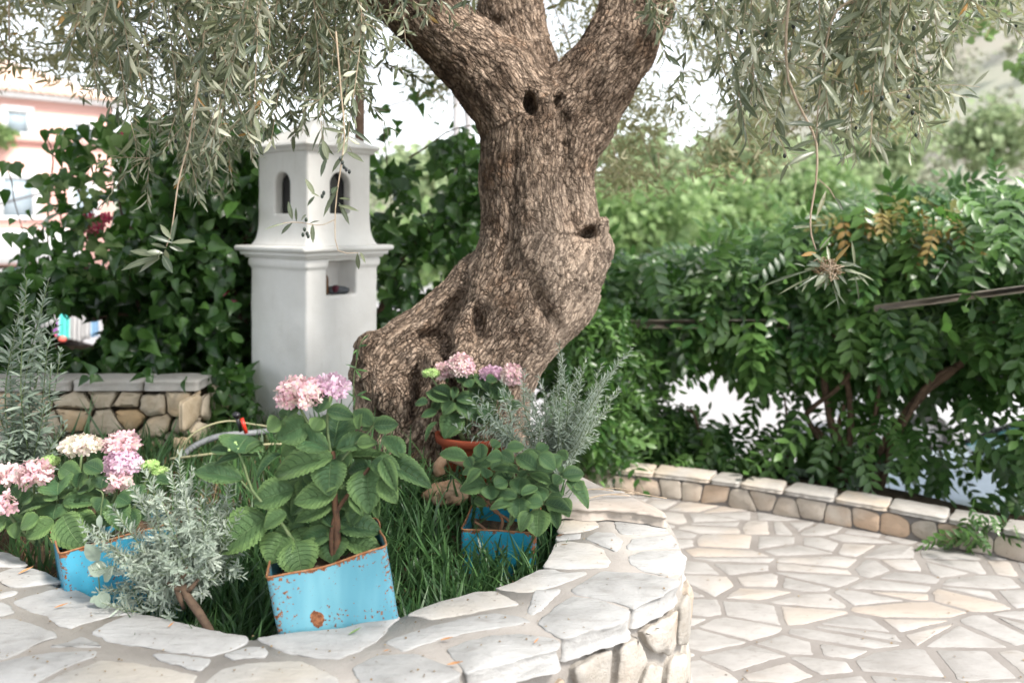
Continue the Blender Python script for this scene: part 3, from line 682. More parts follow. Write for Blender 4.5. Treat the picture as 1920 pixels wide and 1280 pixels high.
for k, c in enumerate(voronoi_cells(0.0, .13, .40, ztop - .05, .15, .14, .02, .3, R)): stone(mb, c, fe, .02, .010, .014, .006, 0, R.random(), k + 90, .005, puff=.01)
mb.build('face_stone', M['rubble_tan'], rw)
mb = MB(); x = xl - .02; k = 0
while x < xr:
    L = min(R.uniform(.2, .36), xr + .015 - x); 
    if L < .06: break
    stone(mb, [(x, YL - .02), (x + L - .012, YL - .02), (x + L - .012, YL + .17), (x, YL + .17)], flat_map(ztop - .045), .045, .010, .014, .005, 0, R.uniform(0, .8), k + 120, .005, rings=3); x += L; k += 1
mb.build('coping', M['pathcap'], rw)

# ------------------------------------------------------------------ shrine
AL = math.radians(38.65); SA = .445; SC = np.array([-.9625, 4.0])
eL = np.array([-math.cos(AL), math.sin(AL)]); eR = np.array([math.sin(AL), math.cos(AL)])
def sw(a, b, z):      # a along left face from near corner, b along right face
    q = SC + eL * a + eR * b; return np.array([q[0], q[1], z])
sc0 = sw(SA / 2, SA / 2, 0)[:2]
def smap(v):
    """local: x along left face (a-SA/2), y along right (b-SA/2), z up"""
    w = sc0[None] + v[:, :1] * eL[None] + v[:, 1:2] * eR[None]; return np.column_stack([w, v[:, 2]])
sh = thing('shrine', 'white plastered square wayside shrine standing on the grass behind the olive trunk', 'shrine', (sc0[0], sc0[1], .55))
def sh_part(name, fn, lo, hi, h, mats, flip=True, rough=.004):
    v, f = nets(fn, lo, hi, h); v = v + rough * np.stack([fbm(v * 7, 3, 1), fbm(v * 7, 3, 2), fbm(v * 7, 3, 3)], 1)
    mb = MB(); w = smap(v); mb.add(w, f[:, ::-1]); return mb.build(name, mats, sh)
hb = SA / 2
zc0, zc1 = 1.345, 1.415                      # moulding
nz0, nz1 = 1.178, 1.345
def f_body(X, Y, Z):
    d = rbox(X, Y, Z, (0, 0, .90), (hb, hb, .462), .012)
    d = smin(d, rbox(X, Y, Z, (0, 0, 1.335), (hb + .012, hb + .012, .02), .01), .02)
    # niche in the right face (local -x side, y along)
    n = rbox(X, Y, Z, (-hb, -hb + .21, (nz0 + nz1) / 2), (.135, .092, (nz1 - nz0) / 2), .006)
    return smax(d, -n, .006)
sh_part('pedestal', f_body, (-.27, -.27, .40), (.27, .27, 1.375), .0075, M['plaster'])
def f_corn(X, Y, Z):
    d = rbox(X, Y, Z, (0, 0, 1.405), (hb + .062, hb + .062, .0135), .013)
    d = smin(d, rbox(X, Y, Z, (0, 0, 1.382), (hb + .040, hb + .040, .012), .006), .008)
    return smin(d, rbox(X, Y, Z, (0, 0, 1.366), (hb + .022, hb + .022, .010), .006), .006)
sh_part('cornice', f_corn, (-.31, -.31, 1.35), (.31, .31, 1.425), .0055, M['plaster'], rough=.0025)
hu = .198
def arch(X, Z, cx, hw, z0, z1):
    top = z1 - hw; return np.where(Z > top, np.sqrt((X - cx) ** 2 + (Z - top) ** 2) - hw, np.maximum(abs(X - cx) - hw, z0 - Z))
wz0, wz1 = CAMZ - (400 - HY) / F * 4.12, CAMZ - (322 - HY) / F * 4.12
def f_up(X, Y, Z):
    fl = .028 * np.exp(-np.maximum(Z - 1.42, 0) / .035)
    qx = abs(X) - hu - fl; qy = abs(Y) - hu - fl
    d = np.sqrt(np.maximum(qx + .012, 0) ** 2 + np.maximum(qy + .012, 0) ** 2) + np.minimum(np.maximum(qx, qy) + .012, 0) - .012
    d = np.maximum(np.maximum(d, 1.412 - Z), Z - 1.885)
    inn = np.maximum(np.maximum(abs(X), abs(Y)) - (hu - .055), np.maximum(1.47 - Z, Z - 1.84)); d = smax(d, -inn, .005)
    w1 = np.maximum(arch(Y, Z, 0, .062, wz0, wz1), np.where(X < 5, -9, 9)); d = smax(d, -w1, .008)
    w2 = arch(X, Z, 0, .060, wz0, wz1) + 0 * Y; return smax(d, -w2, .008)
sh_part('lantern_chamber', f_up, (-.26, -.26, 1.40), (.26, .26, 1.90), .0065, M['plaster'], rough=.003)
def f_top(X, Y, Z):
    d = rbox(X, Y, Z, (0, 0, 1.905), (hu + .034, hu + .034, .013), .012); d = smin(d, rbox(X, Y, Z, (0, 0, 1.885), (hu + .016, hu + .016, .012), .008), .012)
    r = np.maximum(np.maximum(abs(X), abs(Y)) * .55 + (Z - 1.915) * .80 - .118, 1.90 - Z); return smin(d, r, .01)
sh_part('roof', f_top, (-.28, -.28, 1.865), (.28, .28, 2.22), .0075, M['plaster'])
mb = MB()
for s_ in (-1, 1):
    for ax in (0, 1):
        zz = (wz0 + wz1) / 2; d = s_ * (hu - .050)
        c = np.array([[-.075, 0], [.075, 0]]); v = []
        for u in (-.075, .075):
            for z in (wz0 - .03, wz1 + .03): v.append((d, u, z) if ax == 0 else (u, d, z))
        mb.add(smap(np.array(v)), np.array([[0, 1, 3, 2]]))
mb.build('window_pane', M['glass'], sh)
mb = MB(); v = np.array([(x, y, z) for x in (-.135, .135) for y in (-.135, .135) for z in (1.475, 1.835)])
mb.add(smap(v), np.array([[0, 1, 3, 2], [4, 6, 7, 5], [0, 4, 5, 1], [2, 3, 7, 6], [1, 5, 7, 3]])); mb.build('shade_lining', M['darkvoid'], sh)  # near-black box paints in the shade inside the chamber
# things in the niche
def nloc(x, y, z): return smap(np.array([[x, y, z]]))[0]
def lathe(mb, c, prof, k=20, mat=0, ax=None, sq=1.0):
    an = np.arange(k) / k * 2 * np.pi; V = []
    for r, z in prof: V.append(np.stack([np.cos(an) * r, np.sin(an) * r * sq, np.full(k, z)], 1))
    v = np.concatenate(V); n = len(prof); f = np.array([[a * k + b, a * k + (b + 1) % k, (a + 1) * k + (b + 1) % k, (a + 1) * k + b] for a in range(n - 1) for b in range(k)])
    if ax is not None: v = v @ np.asarray(ax).T
    mb.add(v + np.array(c), f, mat); return mb
b0 = nloc(-hb + .045, -hb + .142, nz0 + .004)
bt = thing('bottle', 'small amber bottle with a pale cap standing in the shrine niche', 'bottle', b0)
mb = MB(); lathe(mb, b0, [(0, 0), (.017, .001), (.019, .01), (.019, .075), (.016, .088), (.008, .10), (.008, .115), (0, .116)]); mb.build('glass_body', M['amber'], bt)
mb = MB(); lathe(mb, b0 + [0, 0, .108], [(0.0, 0), (.0115, .0), (.0115, .02), (.009, .024), (0, .024)]); mb.build('cap', M['whitecloth'], bt)
c0 = nloc(-hb + .05, -hb + .225, nz0 + .004)
cl = thing('folded_cloth', 'crumpled dark grey and maroon cloth lying in the shrine niche', 'cloth', c0)
def lump(mb, c, r, seed=0, amp=.25, n=16, mat=0, fr=1.6):
    th = np.linspace(0, np.pi, n); ph = np.arange(2 * n) / (2 * n) * 2 * np.pi; T, Q = np.meshgrid(th, ph, indexing='ij')
    d = np.stack([np.sin(T) * np.cos(Q), np.sin(T) * np.sin(Q), np.cos(T)], -1).reshape(-1, 3); rr = 1 + amp * fbm(d * fr + seed * 7.1, 4, 3)
    f = np.array([[a * 2 * n + b, (a + 1) * 2 * n + b, (a + 1) * 2 * n + (b + 1) % (2 * n), a * 2 * n + (b + 1) % (2 * n)] for a in range(n - 1) for b in range(2 * n)])
    mb.add(d * rr[:, None] * np.array(r) + np.array(c), f, mat, .5); return mb
mb = MB(); lump(mb, c0 + [0, 0, .016], (.055, .038, .022), 3, .5, 16, fr=2.4); mb.build('grey_fold', M['greycloth'], cl)
mb = MB(); lump(mb, c0 + [-.004, -.022, .022], (.022, .02, .018), 5, .4, 12); mb.build('maroon_fold', M['maroon'], cl)

# ------------------------------------------------------------------ olive tree
TY = 3.2
def T3(px, py, dy=0.0): return P(px, py, TY + dy)
def tr(px): return px / F * TY
sk = [  # chain: list of (px,py,r_px,dy)
 [(822, 905, 150, .0), (850, 800, 140, .0), (880, 715, 112, .0), (925, 640, 104, 0), (978, 560, 112, 0), (1018, 480, 118, 0), (1012, 410, 104, 0), (1004, 335, 100, 0), (1012, 270, 104, 0)],
 [(1012, 270, 98, 0), (985, 222, 86, 0), (935, 150, 78, -.02), (868, 90, 66, -.05), (798, 28, 62, -.08), (700, -50, 58, -.12), (560, -150, 50, -.15)],
 [(1020, 240, 70, .10), (985, 140, 66, .17), (958, 30, 64, .24), (948, -90, 60, .32), (960, -220, 50, .40)],
 [(1012, 270, 98, 0), (1062, 225, 88, .02), (1110, 160, 74, .03), (1160, 90, 66, .05), (1196, 0, 66, .08), (1225, -110, 60, .12), (1290, -240, 50, .16)],
 [(1000, 520, 60, .02), (900, 535, 52, .02), (835, 592, 44, .0), (770, 645, 52, -.02), (722, 700, 62, -.02), (735, 780, 74, -.02), (770, 880, 95, -.02)],
]
prim = []
for ch in sk:
    for a, b in zip(ch[:-1], ch[1:]): prim.append((T3(a[0], a[1], a[3]), T3(b[0], b[1], b[3]), tr(a[2]), tr(b[2])))
def f_tree(X, Y, Z):
    Yq = TY + (Y - TY) * 1.12
    d = None
    for n_, (a, b, ra, rb) in enumerate(prim):
        q = caps(X, Yq, Z, a, b, ra, rb).astype(np.float32); d = q if d is None else smin(d, q, .035)
    def ball(px, py, r, dy, k, sub=False, sc=(1, 1, 1), tilt=0.0):
        nonlocal d
        c = T3(px, py, dy); x = X - c[0]; y = Y - c[1]; z = Z - c[2]; ct, st_ = math.cos(tilt), math.sin(tilt)
        x2 = x * ct + z * st_; z2 = -x * st_ + z * ct
        q = (np.sqrt((x2 / sc[0]) ** 2 + (y / sc[1]) ** 2 + (z2 / sc[2]) ** 2) - tr(r)) * min(sc)
        d = smax(d, -q, k) if sub else smin(d, q, k)
    # bulges
    ball(1122, 462, 26, -.04, .05); ball(1060, 560, 60, .04, .06); ball(700, 655, 36, -.05, .04); ball(760, 830, 90, -.10, .06)
    ball(900, 840, 90, -.08, .06); ball(970, 705, 22, -.02, .05); ball(1128, 432, 13, -.10, .025, sc=(1, 1, 2.0), tilt=-.25); ball(855, 690, 55, -.14, .07, sc=(1, 1, 1.6), tilt=.3)
    ball(740, 745, 45, -.20, .05); ball(790, 680, 30, -.10, .04); ball(1030, 205, 40, -.10, .05)
    # hollows
    ball(838, 590, 19, -.11, .03, True, (1.0, 3.6, 3.2), -.60); ball(808, 640, 20, -.14, .02, True, (1.7, 4, .8), -.25)
    ball(894, 602, 11, -.21, .022, True, (1, 6.0, 2.6), .1); ball(880, 560, 8, -.20, .02, True, (1, 3, 2), .1)
    ball(995, 185, 14, -.27, .018, True, (1, 9, 2.0), .12); ball(1048, 184, 6, -.19, .018, True, (1, 7, 2.2), -.5)
    ball(1106, 438, 17, -.16, .016, True, (1.1, 4, .85), .2); ball(925, 28, 13, -.02, .015, True, (1.2, 6, .8), .3)
    ball(845, 700, 14, -.20, .05, True, (.8, 3, 4.0), .15); ball(775, 740, 12, -.17, .04, True, (.8, 3, 4.0), -.1); ball(930, 520, 12, -.22, .05, True, (.8, 2, 7.0), -.25); ball(1035, 600, 12, -.18, .05, True, (.8, 2, 6.0), .5)
    ball(1060, 330, 10, -.18, .05, True, (.8, 2, 8.0), .1); ball(960, 400, 10, -.2, .05, True, (.8, 2, 8.0), -.05)
    return d
tv, tf = nets(f_tree, (-.98, TY - .52, .50), (.80, TY + .72, 2.66), .0095)
me = bpy.data.meshes.new('tmp'); me.from_pydata(tv.tolist(), [], tf.tolist()); tmpo = bpy.data.objects.new('tmp', me); C.objects.link(tmpo)
sm = tmpo.modifiers.new('s', 'SMOOTH'); sm.factor = .5; sm.iterations = 3
ss = tmpo.modifiers.new('u', 'SUBSURF'); ss.levels = 1; ss.render_levels = 1
dg = bpy.context.evaluated_depsgraph_get(); ev = tmpo.evaluated_get(dg); m2 = ev.to_mesh()
nv = len(m2.vertices); V = np.zeros(nv * 3, np.float32); m2.vertices.foreach_get('co', V); V = V.reshape(-1, 3).astype(float)
Nn = np.zeros(nv * 3, np.float32); m2.vertices.foreach_get('normal', Nn); Nn = Nn.reshape(-1, 3).astype(float)
nl = len(m2.loops); L_ = np.zeros(nl, np.int32); m2.loops.foreach_get('vertex_index', L_); Q = L_.reshape(-1, 4)
ev.to_mesh_clear(); bpy.data.objects.remove(tmpo); bpy.data.meshes.remove(me)
# bark coordinates from the nearest limb axis
best = np.full(nv, 9.); LC = np.zeros((nv, 3))
for ci, ch in enumerate(sk):
    s0 = 0.0
    for a, b in zip(ch[:-1], ch[1:]):
        A = T3(a[0], a[1], a[3]); B = T3(b[0], b[1], b[3]); d = B - A; L = np.linalg.norm(d); dn = d / L
        t = np.clip(((V - A) @ dn) / L, 0, 1); r = tr(a[2]) + (tr(b[2]) - tr(a[2])) * t; off = V - A - t[:, None] * d
        dist = np.linalg.norm(off, axis=1) - r; e1 = nrm(np.cross(dn, [0, 1, 0])); e2 = np.cross(e1, dn)
        m = dist < best; best = np.where(m, dist, best)
        sv_ = s0 + np.clip((V - A) @ dn, -.2, L + .2)
        LC[m] = np.stack([(V - A) @ e1 + ci * 3.1, (V - A) @ e2, sv_], 1)[m]; s0 += L
LC += .015 * np.stack([fbm(V * 6, 3, 5), fbm(V * 6, 3, 6), fbm(V * 6, 3, 7) * 2], 1)
q = LC * np.array([34, 34, 8.5]); q += .6 * np.stack([vnoise(LC * [70, 70, 30], k) for k in (1, 2, 3)], 1)
f1, f2, cid = voro(q, 3); crack = sstep(.03, .34, f2 - f1)
q2 = LC * np.array([105, 105, 42.]); g1, g2, gid = voro(q2, 8); ck2 = sstep(.0, .3, g2 - g1)
low = fbm(LC * [9, 9, 3.2], 4, 11); rope = fbm(LC * [13, 13, 1.5], 3, 14)
lowz = sstep(1.15, .8, V[:, 2]) * sstep(.12, -.1, V[:, 0] + .15)                # gnarled, rope-like base
amt = .55 + .45 * sstep(-.35, .2, fbm(V * 3.5, 3, 21))
gnarl = fbm(V * 11, 4, 31)
disp = .0085 * low + .013 * rope + amt * (.0040 * (crack - .6) + .0015 * (ck2 - .5) + .0025 * (cid - .5)) + lowz * (.016 * rope + .020 * gnarl)
disp = disp + .004 * fbm(V * 40, 3, 41) * (lowz + .25)
V2 = V + Nn * disp[:, None]
tree = thing('olive_tree', 'old gnarled olive tree with hollow knots rising from the planter', 'tree', (-.25, TY, .6))
mb = MB(); crk = np.clip(crack * (.55 + .45 * ck2) * (1 - lowz * .35) + .12 * (cid - .5), 0, 1)
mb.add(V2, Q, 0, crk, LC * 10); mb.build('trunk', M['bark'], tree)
# upper limbs above the picture
mb = MB(); R = random.Random(4)
tops = []
for ch in (sk[1], sk[2], sk[3]):
    a, b = ch[-2], ch[-1]; A = T3(a[0], a[1], a[3]); B = T3(b[0], b[1], b[3]); r = tr(b[2]); d = nrm(B - A)
    A2 = A + (B - A) * .15; addtube(mb, [A2, B - d * .01], [tr(a[2]) * .97, r * 1.0], 14)
    for k in range(4):
        e = nrm(d + np.array([R.uniform(-.9, .9), R.uniform(-1.2, .7), R.uniform(-.1, .5)])); L = R.uniform(.9, 1.7)
        p = [B - d * .05]; 
        for t in range(7): e = nrm(e + np.array([R.uniform(-.2, .2), R.uniform(-.2, .2), R.uniform(-.12, .12)])); p.append(p[-1] + e * L / 7)
        addtube(mb, p, np.linspace(r * .7, .012, len(p)), 9); tops.append(p)
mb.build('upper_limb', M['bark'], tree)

# ---- olive leaves and twigs
def strip_leaf(nt, prof, fold=.25, bend=.25, serr=0):
    """unit leaf, length along +y, width along x; returns verts, quads, co(s,t,0)"""
    t = np.linspace(0, 1, nt + 1); w = prof(t); v = []; co = []
    for k in range(nt + 1):
        y = t[k]; zc = -bend * y * y
        for s_ in (-1, 0, 1):
            v.append((s_ * w[k], y, zc + abs(s_) * w[k] * fold)); co.append((s_, y, 0))
    f = [(3 * k + c, 3 * k + c + 1, 3 * k + c + 4, 3 * k + c + 3) for k in range(nt) for c in (0, 1)]
    return np.array(v, float), np.array(f), np.array(co, float)
OLF = strip_leaf(3, lambda t: np.interp(t, [0, .33, .66, 1], [.012, .105, .095, .006]), .35, .12)
OLS = strip_leaf(4, lambda t: np.interp(t, [0, .25, .5, .75, 1], [.012, .085, .112, .085, .006]), .35, .14)
def randrot(m, hint, spread):
    """directions around hint"""
    return nrm(np.asarray(hint) + spread * rng.normal(size=(m, 3)))
def olive_sprig(mb, p, leafL=.05, dens=.012, srad=.0016, droop=.3, tmpl=OLS, mat=0, smat=1, start=.0, fr=.04, frmat=2, k=4):
    p = np.asarray(p, float); seg = np.linalg.norm(np.diff(p, axis=0), axis=1); L = np.concatenate([[0], np.cumsum(seg)]); tot = L[-1]
    v, f = tube(p, np.linspace(srad, srad * .4, len(p)), k); mb.add(v, f, smat, .5)
    n = int(tot * (1 - start) / dens); 
    if n < 1: return
    s_ = np.sort(start * tot + (tot * (1 - start)) * (np.arange(n) + U(-.3, .3, n)) / n); s_ = np.clip(s_, 0, tot)
    pos = np.stack([np.interp(s_, L, p[:, k2]) for k2 in range(3)], 1); d = np.stack([np.interp(np.clip(s_ + .01, 0, tot), L, p[:, k2]) - np.interp(np.clip(s_ - .01, 0, tot), L, p[:, k2]) for k2 in range(3)], 1); d = nrm(d)
    pos = np.concatenate([pos, pos]); d = np.concatenate([d, d]); m = 2 * n
    side = rng.normal(size=(n, 3)); side = np.concatenate([side, -side]); side = nrm(side - (side * d).sum(1, keepdims=True) * d)
    ld = nrm(d * U(.3, 1.0, m)[:, None] + side * U(.5, 1.0, m)[:, None] + np.array([0, 0, -droop]) + .30 * rng.normal(size=(m, 3)))
    keep = rng.random(m) < .86; pos, ld, d, m = pos[keep], ld[keep], d[keep], keep.sum()
    nn = nrm(.9 * rng.normal(size=(m, 3)) + np.array([0, -.6, .5])); Ln = leafL * U(.6, 1.25, m); Fm = frames(ld, nn)
    wd = U(.65, 1.1, m); Fm = Fm * Ln[:, None, None]; Fm[:, :, 0] *= wd[:, None]; Fm[:, :, 2] *= U(.2, 1.8, m)[:, None]
    mb.scatter(tmpl, Fm, pos, rng.random(m), mat)
    if fr and rng.random() < fr * 6:
        for _ in range(rng.integers(1, 4)):
            c = pos[rng.integers(0, m)] + rng.normal(size=3) * .006 + np.array([0, 0, -.012]); lathe(mb, c, [(0, -.007), (.0035, -.005), (.0048, 0), (.0035, .005), (0, .007)], 8, frmat)
def hang(tip, up=.5, sway=.26, n=12, curl=.10):
    tip = np.asarray(tip, float); st = tip + np.array([U(-sway, sway), U(-sway, sway), up]); mid = (st + tip) / 2 + np.array([U(-curl, curl), U(-curl, curl), .0])
    return spline([st, mid + [0, 0, .04], tip], n)
olm = [M['olive'], M['twigbark'], M['fruit']]
def cluster(name, tips, upf, leafL=.052, dens=.014, shoots=5, srad=.0022):
    mb = MB()
    for tip in tips:
        p = hang(tip, upf(tip)); p = p + .006 * np.stack([fbm(p * 9, 2, k) for k in (1, 2, 3)], 1); olive_sprig(mb, p, leafL, dens, srad)
        for _ in range(shoots):
            i = rng.integers(1, len(p) - 2); d = nrm(np.array([U(-1, 1), U(-1, 1), U(-.7, .45)])); L = U(.07, .24)
            q = [p[i]]; 
            for t in range(5): d = nrm(d + np.array([0, 0, -.10]) + .10 * rng.normal(size=3)); q.append(q[-1] + d * L / 5)
            olive_sprig(mb, q, leafL * .92, dens, srad * .6)
    return mb.build(name, olm, tree)
LB = ([80, 130, 200, 260, 330, 380, 440, 480, 520, 560, 600, 650, 700], [70, 120, 215, 290, 370, 385, 345, 300, 285, 290, 300, 290, 180])
def tipsL(n, x0, x1, y0, y1, bx, by):
    out = []
    for _ in range(n):
        px = U(x0, x1); lim = np.interp(px, bx, by); py = lim - abs(rng.normal()) * (lim + 60) * .42; py = max(py, -120); out.append(P(px, py, U(y0, y1)))
    return out
upf = lambda t: float(np.clip(2.45 - t[2], .12, .9))
cluster('hanging_branch', tipsL(22, 90, 700, 1.9, 2.4, *LB), upf, .053, .020, 5)
cluster('hanging_branch', tipsL(40, 170, 690, 2.5, 3.4, *LB), upf, .053, .019, 4)
RB = ([1130, 1180, 1230, 1300, 1380, 1440, 1500, 1560, 1640, 1720, 1780, 1830, 1920], [120, 200, 200, 230, 260, 300, 330, 300, 330, 290, 120, 60, 40])
cluster('hanging_branch', tipsL(22, 1380, 1760, 1.9, 2.3, *RB), upf, .053, .021, 5)
cluster('hanging_branch', tipsL(34, 1250, 1780, 2.5, 3.4, *RB), upf, .053, .018, 4)
cluster('hanging_branch', tipsL(10, 700, 880, 2.3, 2.7, [700, 800, 880], [90, 110, 40]), upf, .048, .018, 2)
cluster('hanging_branch', [P(U(470, 705), U(170, 285), U(2.3, 3.4)) for _ in range(20)], upf, .052, .018, 4)
cluster('hanging_branch', [P(U(250, 480), U(250, 385), U(2.6, 3.6)) for _ in range(16)], upf, .052, .018, 4)
# named single hanging sprays
mb = MB()
def path(pts, n=16): return spline([P(*q) for q in pts], n)
def manual_leaf(mb, b, t, wpx, hint=(0, -.8, .5), r=None, T=OLS, mat=0):
    b = P(*b); t = P(*t); d = t - b; L = np.linalg.norm(d); Fm = frames(d[None], np.array([hint])) * L; Fm[:, :, 0] *= (wpx / F * b[1]) / (2 * .112 * L); mb.scatter(T, Fm, b[None], np.array([rng.random() if r is None else r]), mat)
v, f = tube(path([(372, 150, 2.05), (355, 260, 2.05), (335, 340, 2.03), (322, 430, 2.02), (312, 462, 2.0)]), np.linspace(.0026, .0011, 17), 6); mb.add(v, f, 1)
for b, t, w in [((322, 455), (282, 440), 11), ((322, 458), (330, 400), 9), ((321, 448), (300, 420), 10), ((322, 455), (364, 450), 11), ((318, 462), (345, 470), 10),
                ((300, 482), (222, 502), 15), ((300, 484), (255, 508), 12), ((306, 475), (275, 470), 12), ((296, 480), (240, 466), 14), ((305, 478), (322, 510), 15), ((310, 468), (315, 490), 10), ((298, 482), (298, 470), 8), ((312, 465), (282, 455), 8)]:
    manual_leaf(mb, (*b, 2.0), (*t, 2.0 + U(-.03, .02)), w)
v, f = tube(path([(630, 60, 2.1), (640, 180, 2.1), (646, 260, 2.08), (632, 360, 2.06), (628, 420, 2.05), (634, 470, 2.05), (672, 474, 2.05)]), np.linspace(.0024, .0009, 13), 6); mb.add(v, f, 1)
v, f = tube(path([(628, 412, 2.05), (600, 422, 2.04), (560, 417, 2.03), (530, 418, 2.02)]), .001, 5); mb.add(v, f, 1)
for b, t, w in [((590, 365), (573, 335), 10), ((600, 370), (585, 360), 5), ((590, 368), (576, 384), 7), ((548, 412), (540, 378), 9), ((556, 415), (554, 390), 5), ((565, 413), (572, 402), 7), ((548, 418), (525, 438), 9), ((540, 418), (496, 427), 4), ((580, 420), (596, 412), 4), ((586, 420), (586, 454), 9),
                ((632, 355), (604, 404), 9), ((636, 380), (655, 420), 9), ((634, 385), (670, 392), 8), ((636, 372), (655, 372), 6), ((632, 350), (622, 360), 12), ((670, 475), (672, 506), 9), ((676, 473), (684, 490), 6), ((645, 290), (620, 322), 9), ((650, 285), (680, 300), 10), ((612, 295), (600, 330), 9), ((600, 270), (612, 305), 13), ((646, 240), (620, 225), 13), ((615, 300), (605, 262), 12), ((655, 240), (700, 270), 8)]:
    manual_leaf(mb, (*b, 2.06), (*t, 2.05 + U(-.03, .02)), w)
for x, y in [(604, 368), (607, 362), (571, 430), (576, 438), (578, 443), (568, 440), (645, 313), (649, 318), (638, 298), (642, 305), (655, 322), (574, 412)]: lathe(mb, P(x, y, 2.03), [(0, -.006), (.003, -.004), (.004, 0), (.003, .004), (0, .006)], 8, 2)
mb.build('hanging_branch', olm, tree)
mb = MB()
v, f = tube(path([(1482, -20, 2.0), (1474, 60, 2.0), (1478, 150, 2.0), (1512, 225, 1.98), (1531, 270, 1.97), (1530, 340, 1.96), (1520, 400, 1.95), (1521, 440, 1.95), (1530, 468, 1.95)]), np.linspace(.0036, .0016, 17), 7); mb.add(v, f, 1)
v, f = tube(path([(1640, -20, 2.0), (1570, 20, 2.0), (1548, 90, 2.0), (1535, 190, 1.98), (1531, 260, 1.97)]), np.linspace(.003, .0015, 17), 7); mb.add(v, f, 1)
v, f = tube(path([(1534, 336, 1.96), (1555, 355, 1.95), (1565, 372, 1.95)]), .0012, 5); mb.add(v, f, 1)
for b, t, w in [((1478, 75), (1542, 84), 14), ((1528, 235), (1478, 228), 13), ((1532, 240), (1585, 222), 16), ((1530, 262), (1478, 280), 10), ((1545, 262), (1572, 290), 13), ((1548, 255), (1590, 235), 12), ((1530, 285), (1480, 305), 14), ((1540, 150), (1582, 200), 14), ((1550, 175), (1568, 210), 12), ((1560, 100), (1600, 120), 16), ((1600, 105), (1580, 130), 16), ((1545, 140), (1510, 160), 10),
                ((1549, 358), (1533, 403), 8), ((1566, 370), (1581, 392), 7), ((1521, 425), (1485, 425), 7), ((1523, 424), (1550, 420), 7), ((1500, 60), (1486, 110), 14), ((1620, 20), (1560, 50), 14), ((1630, 10), (1680, 60), 15)]:
    manual_leaf(mb, (*b, 1.97), (*t, 1.96 + U(-.03, .02)), w, r=(.99 if t == (1533, 403) else None))
for _ in range(60):                                  # tangled tip
    a = nrm(rng.normal(size=3)) * U(.012, .034); c = P(1552, 505, 1.94); b_ = c + a * [1.2, 1, .8]; v, f = tube(spline([b_, c + rng.normal(size=3) * .014, c + nrm(rng.normal(size=3)) * .03], 8), .0009, 4); mb.add(v, f, 1 if _ % 2 else 3)
for b, t, w in [((1530, 474), (1503, 478), 9), ((1525, 505), (1420, 535), 6), ((1520, 520), (1460, 549), 4), ((1560, 500), (1530, 533), 15), ((1585, 505), (1550, 522), 12), ((1600, 508), (1642, 524), 5), ((1605, 512), (1632, 535), 5), ((1602, 515), (1614, 568), 4), ((1602, 500), (1600, 452), 6), ((1575, 490), (1618, 500), 7), ((1560, 530), (1577, 580), 4), ((1565, 545), (1588, 570), 4), ((1520, 515), (1505, 545), 5), ((1535, 470), (1560, 440), 4), ((1510, 500), (1492, 492), 5), ((1590, 525), (1625, 518), 7), ((1570, 560), (1548, 575), 3), ((1545, 500), (1520, 488), 6)]:
    manual_leaf(mb, (*b, 1.94), (*t, 1.93 + U(-.03, .02)), w, r=(.995 if t == (1503, 478) else None))
for k in range(12):
    an = k / 12 * 6.28 + U(-.2, .2); r1_ = U(38, 72); b = (1556 + 16 * math.cos(an), 504 + 13 * math.sin(an)); manual_leaf(mb, (*b, 1.94), (1556 + r1_ * math.cos(an), 508 + r1_ * .75 * math.sin(an), 1.93 + U(-.03, .03)), U(6, 11))
mb.build('hanging_branch', olm + [M['straw']], tree)

# far crown: many small leaves in clumps
def clumps(mb, centers, rad, n, L, T, mat=0, hint=(0, 0, .3), spread=1.2, flatz=.8):
    centers = np.asarray(centers, float); k = rng.integers(0, len(centers), n); r = np.asarray(rad)[k] if np.ndim(rad) else np.full(n, rad)
    off = rng.normal(size=(n, 3)); off = nrm(off) * (rng.random((n, 1)) ** .45); off[:, 2] *= flatz
    pos = centers[k] + off * r[:, None]; d = nrm(np.array([0, 0, -.35]) + rng.normal(size=(n, 3))); Fm = frames(d, spread * rng.normal(size=(n, 3)) + np.asarray(hint)) * (L * U(.6, 1.3, n))[:, None, None]
    mb.scatter(T, Fm, pos, rng.random(n), mat)
def regc(n, x0, x1, y0, y1, Y0, Y1, f=None):
    out = []
    while len(out) < n:
        px, py = U(x0, x1), U(y0, y1)
        if f is None or rng.random() < f(px, py): out.append(P(px, py, U(Y0, Y1)))
    return out
mb = MB()
cl = regc(56, -150, 260, -160, 130, 3.6, 5.0) + regc(46, 120, 680, -250, 170, 4.0, 5.2) + regc(26, 740, 900, -60, 190, 4.4, 5.2, lambda x, y: x - 700 > (y + 20) * .4)
cl += regc(100, 1120, 1500, -250, 350, 4.2, 5.6, lambda x, y: 1 if y < 280 else .6) + regc(60, 1450, 1800, -250, 230, 4.0, 5.2) + regc(16, 1750, 2050, -250, 40, 4.0, 5) + regc(14, 1050, 1180, -100, 120, 4.4, 5.2)
clumps(mb, cl, .17, 30000, .055, OLF)
for c in cl[::3]:
    v, f = tube(spline([c + rng.normal(size=3) * .12, c, c + np.array([U(-.3, .3), U(-.3, .1), U(.2, .5)])], 6), .004, 4); mb.add(v, f, 1)
mb.build('crown', [M['olive_far'], M['twigbark']], tree)
# unseen crown leaves above the frame, added and thinned to shape the light
mb = MB(); cc = [np.array(p[k]) + rng.normal(size=3) * .15 for p in tops for k in (3, 4, 5, 6, 7)] + [np.array([U(-3.0, 1.9), U(-1.0, 4.8), U(2.75, 3.7)]) for _ in range(150)]
cc = [c for c in cc if not (-.5 < c[0] < 1.9 and 1.0 < c[1] < 3.6 and rng.random() < .8)]; clumps(mb, cc, .34, 24000, .10, OLF); mb.build('crown', [M['olive_far']], tree)

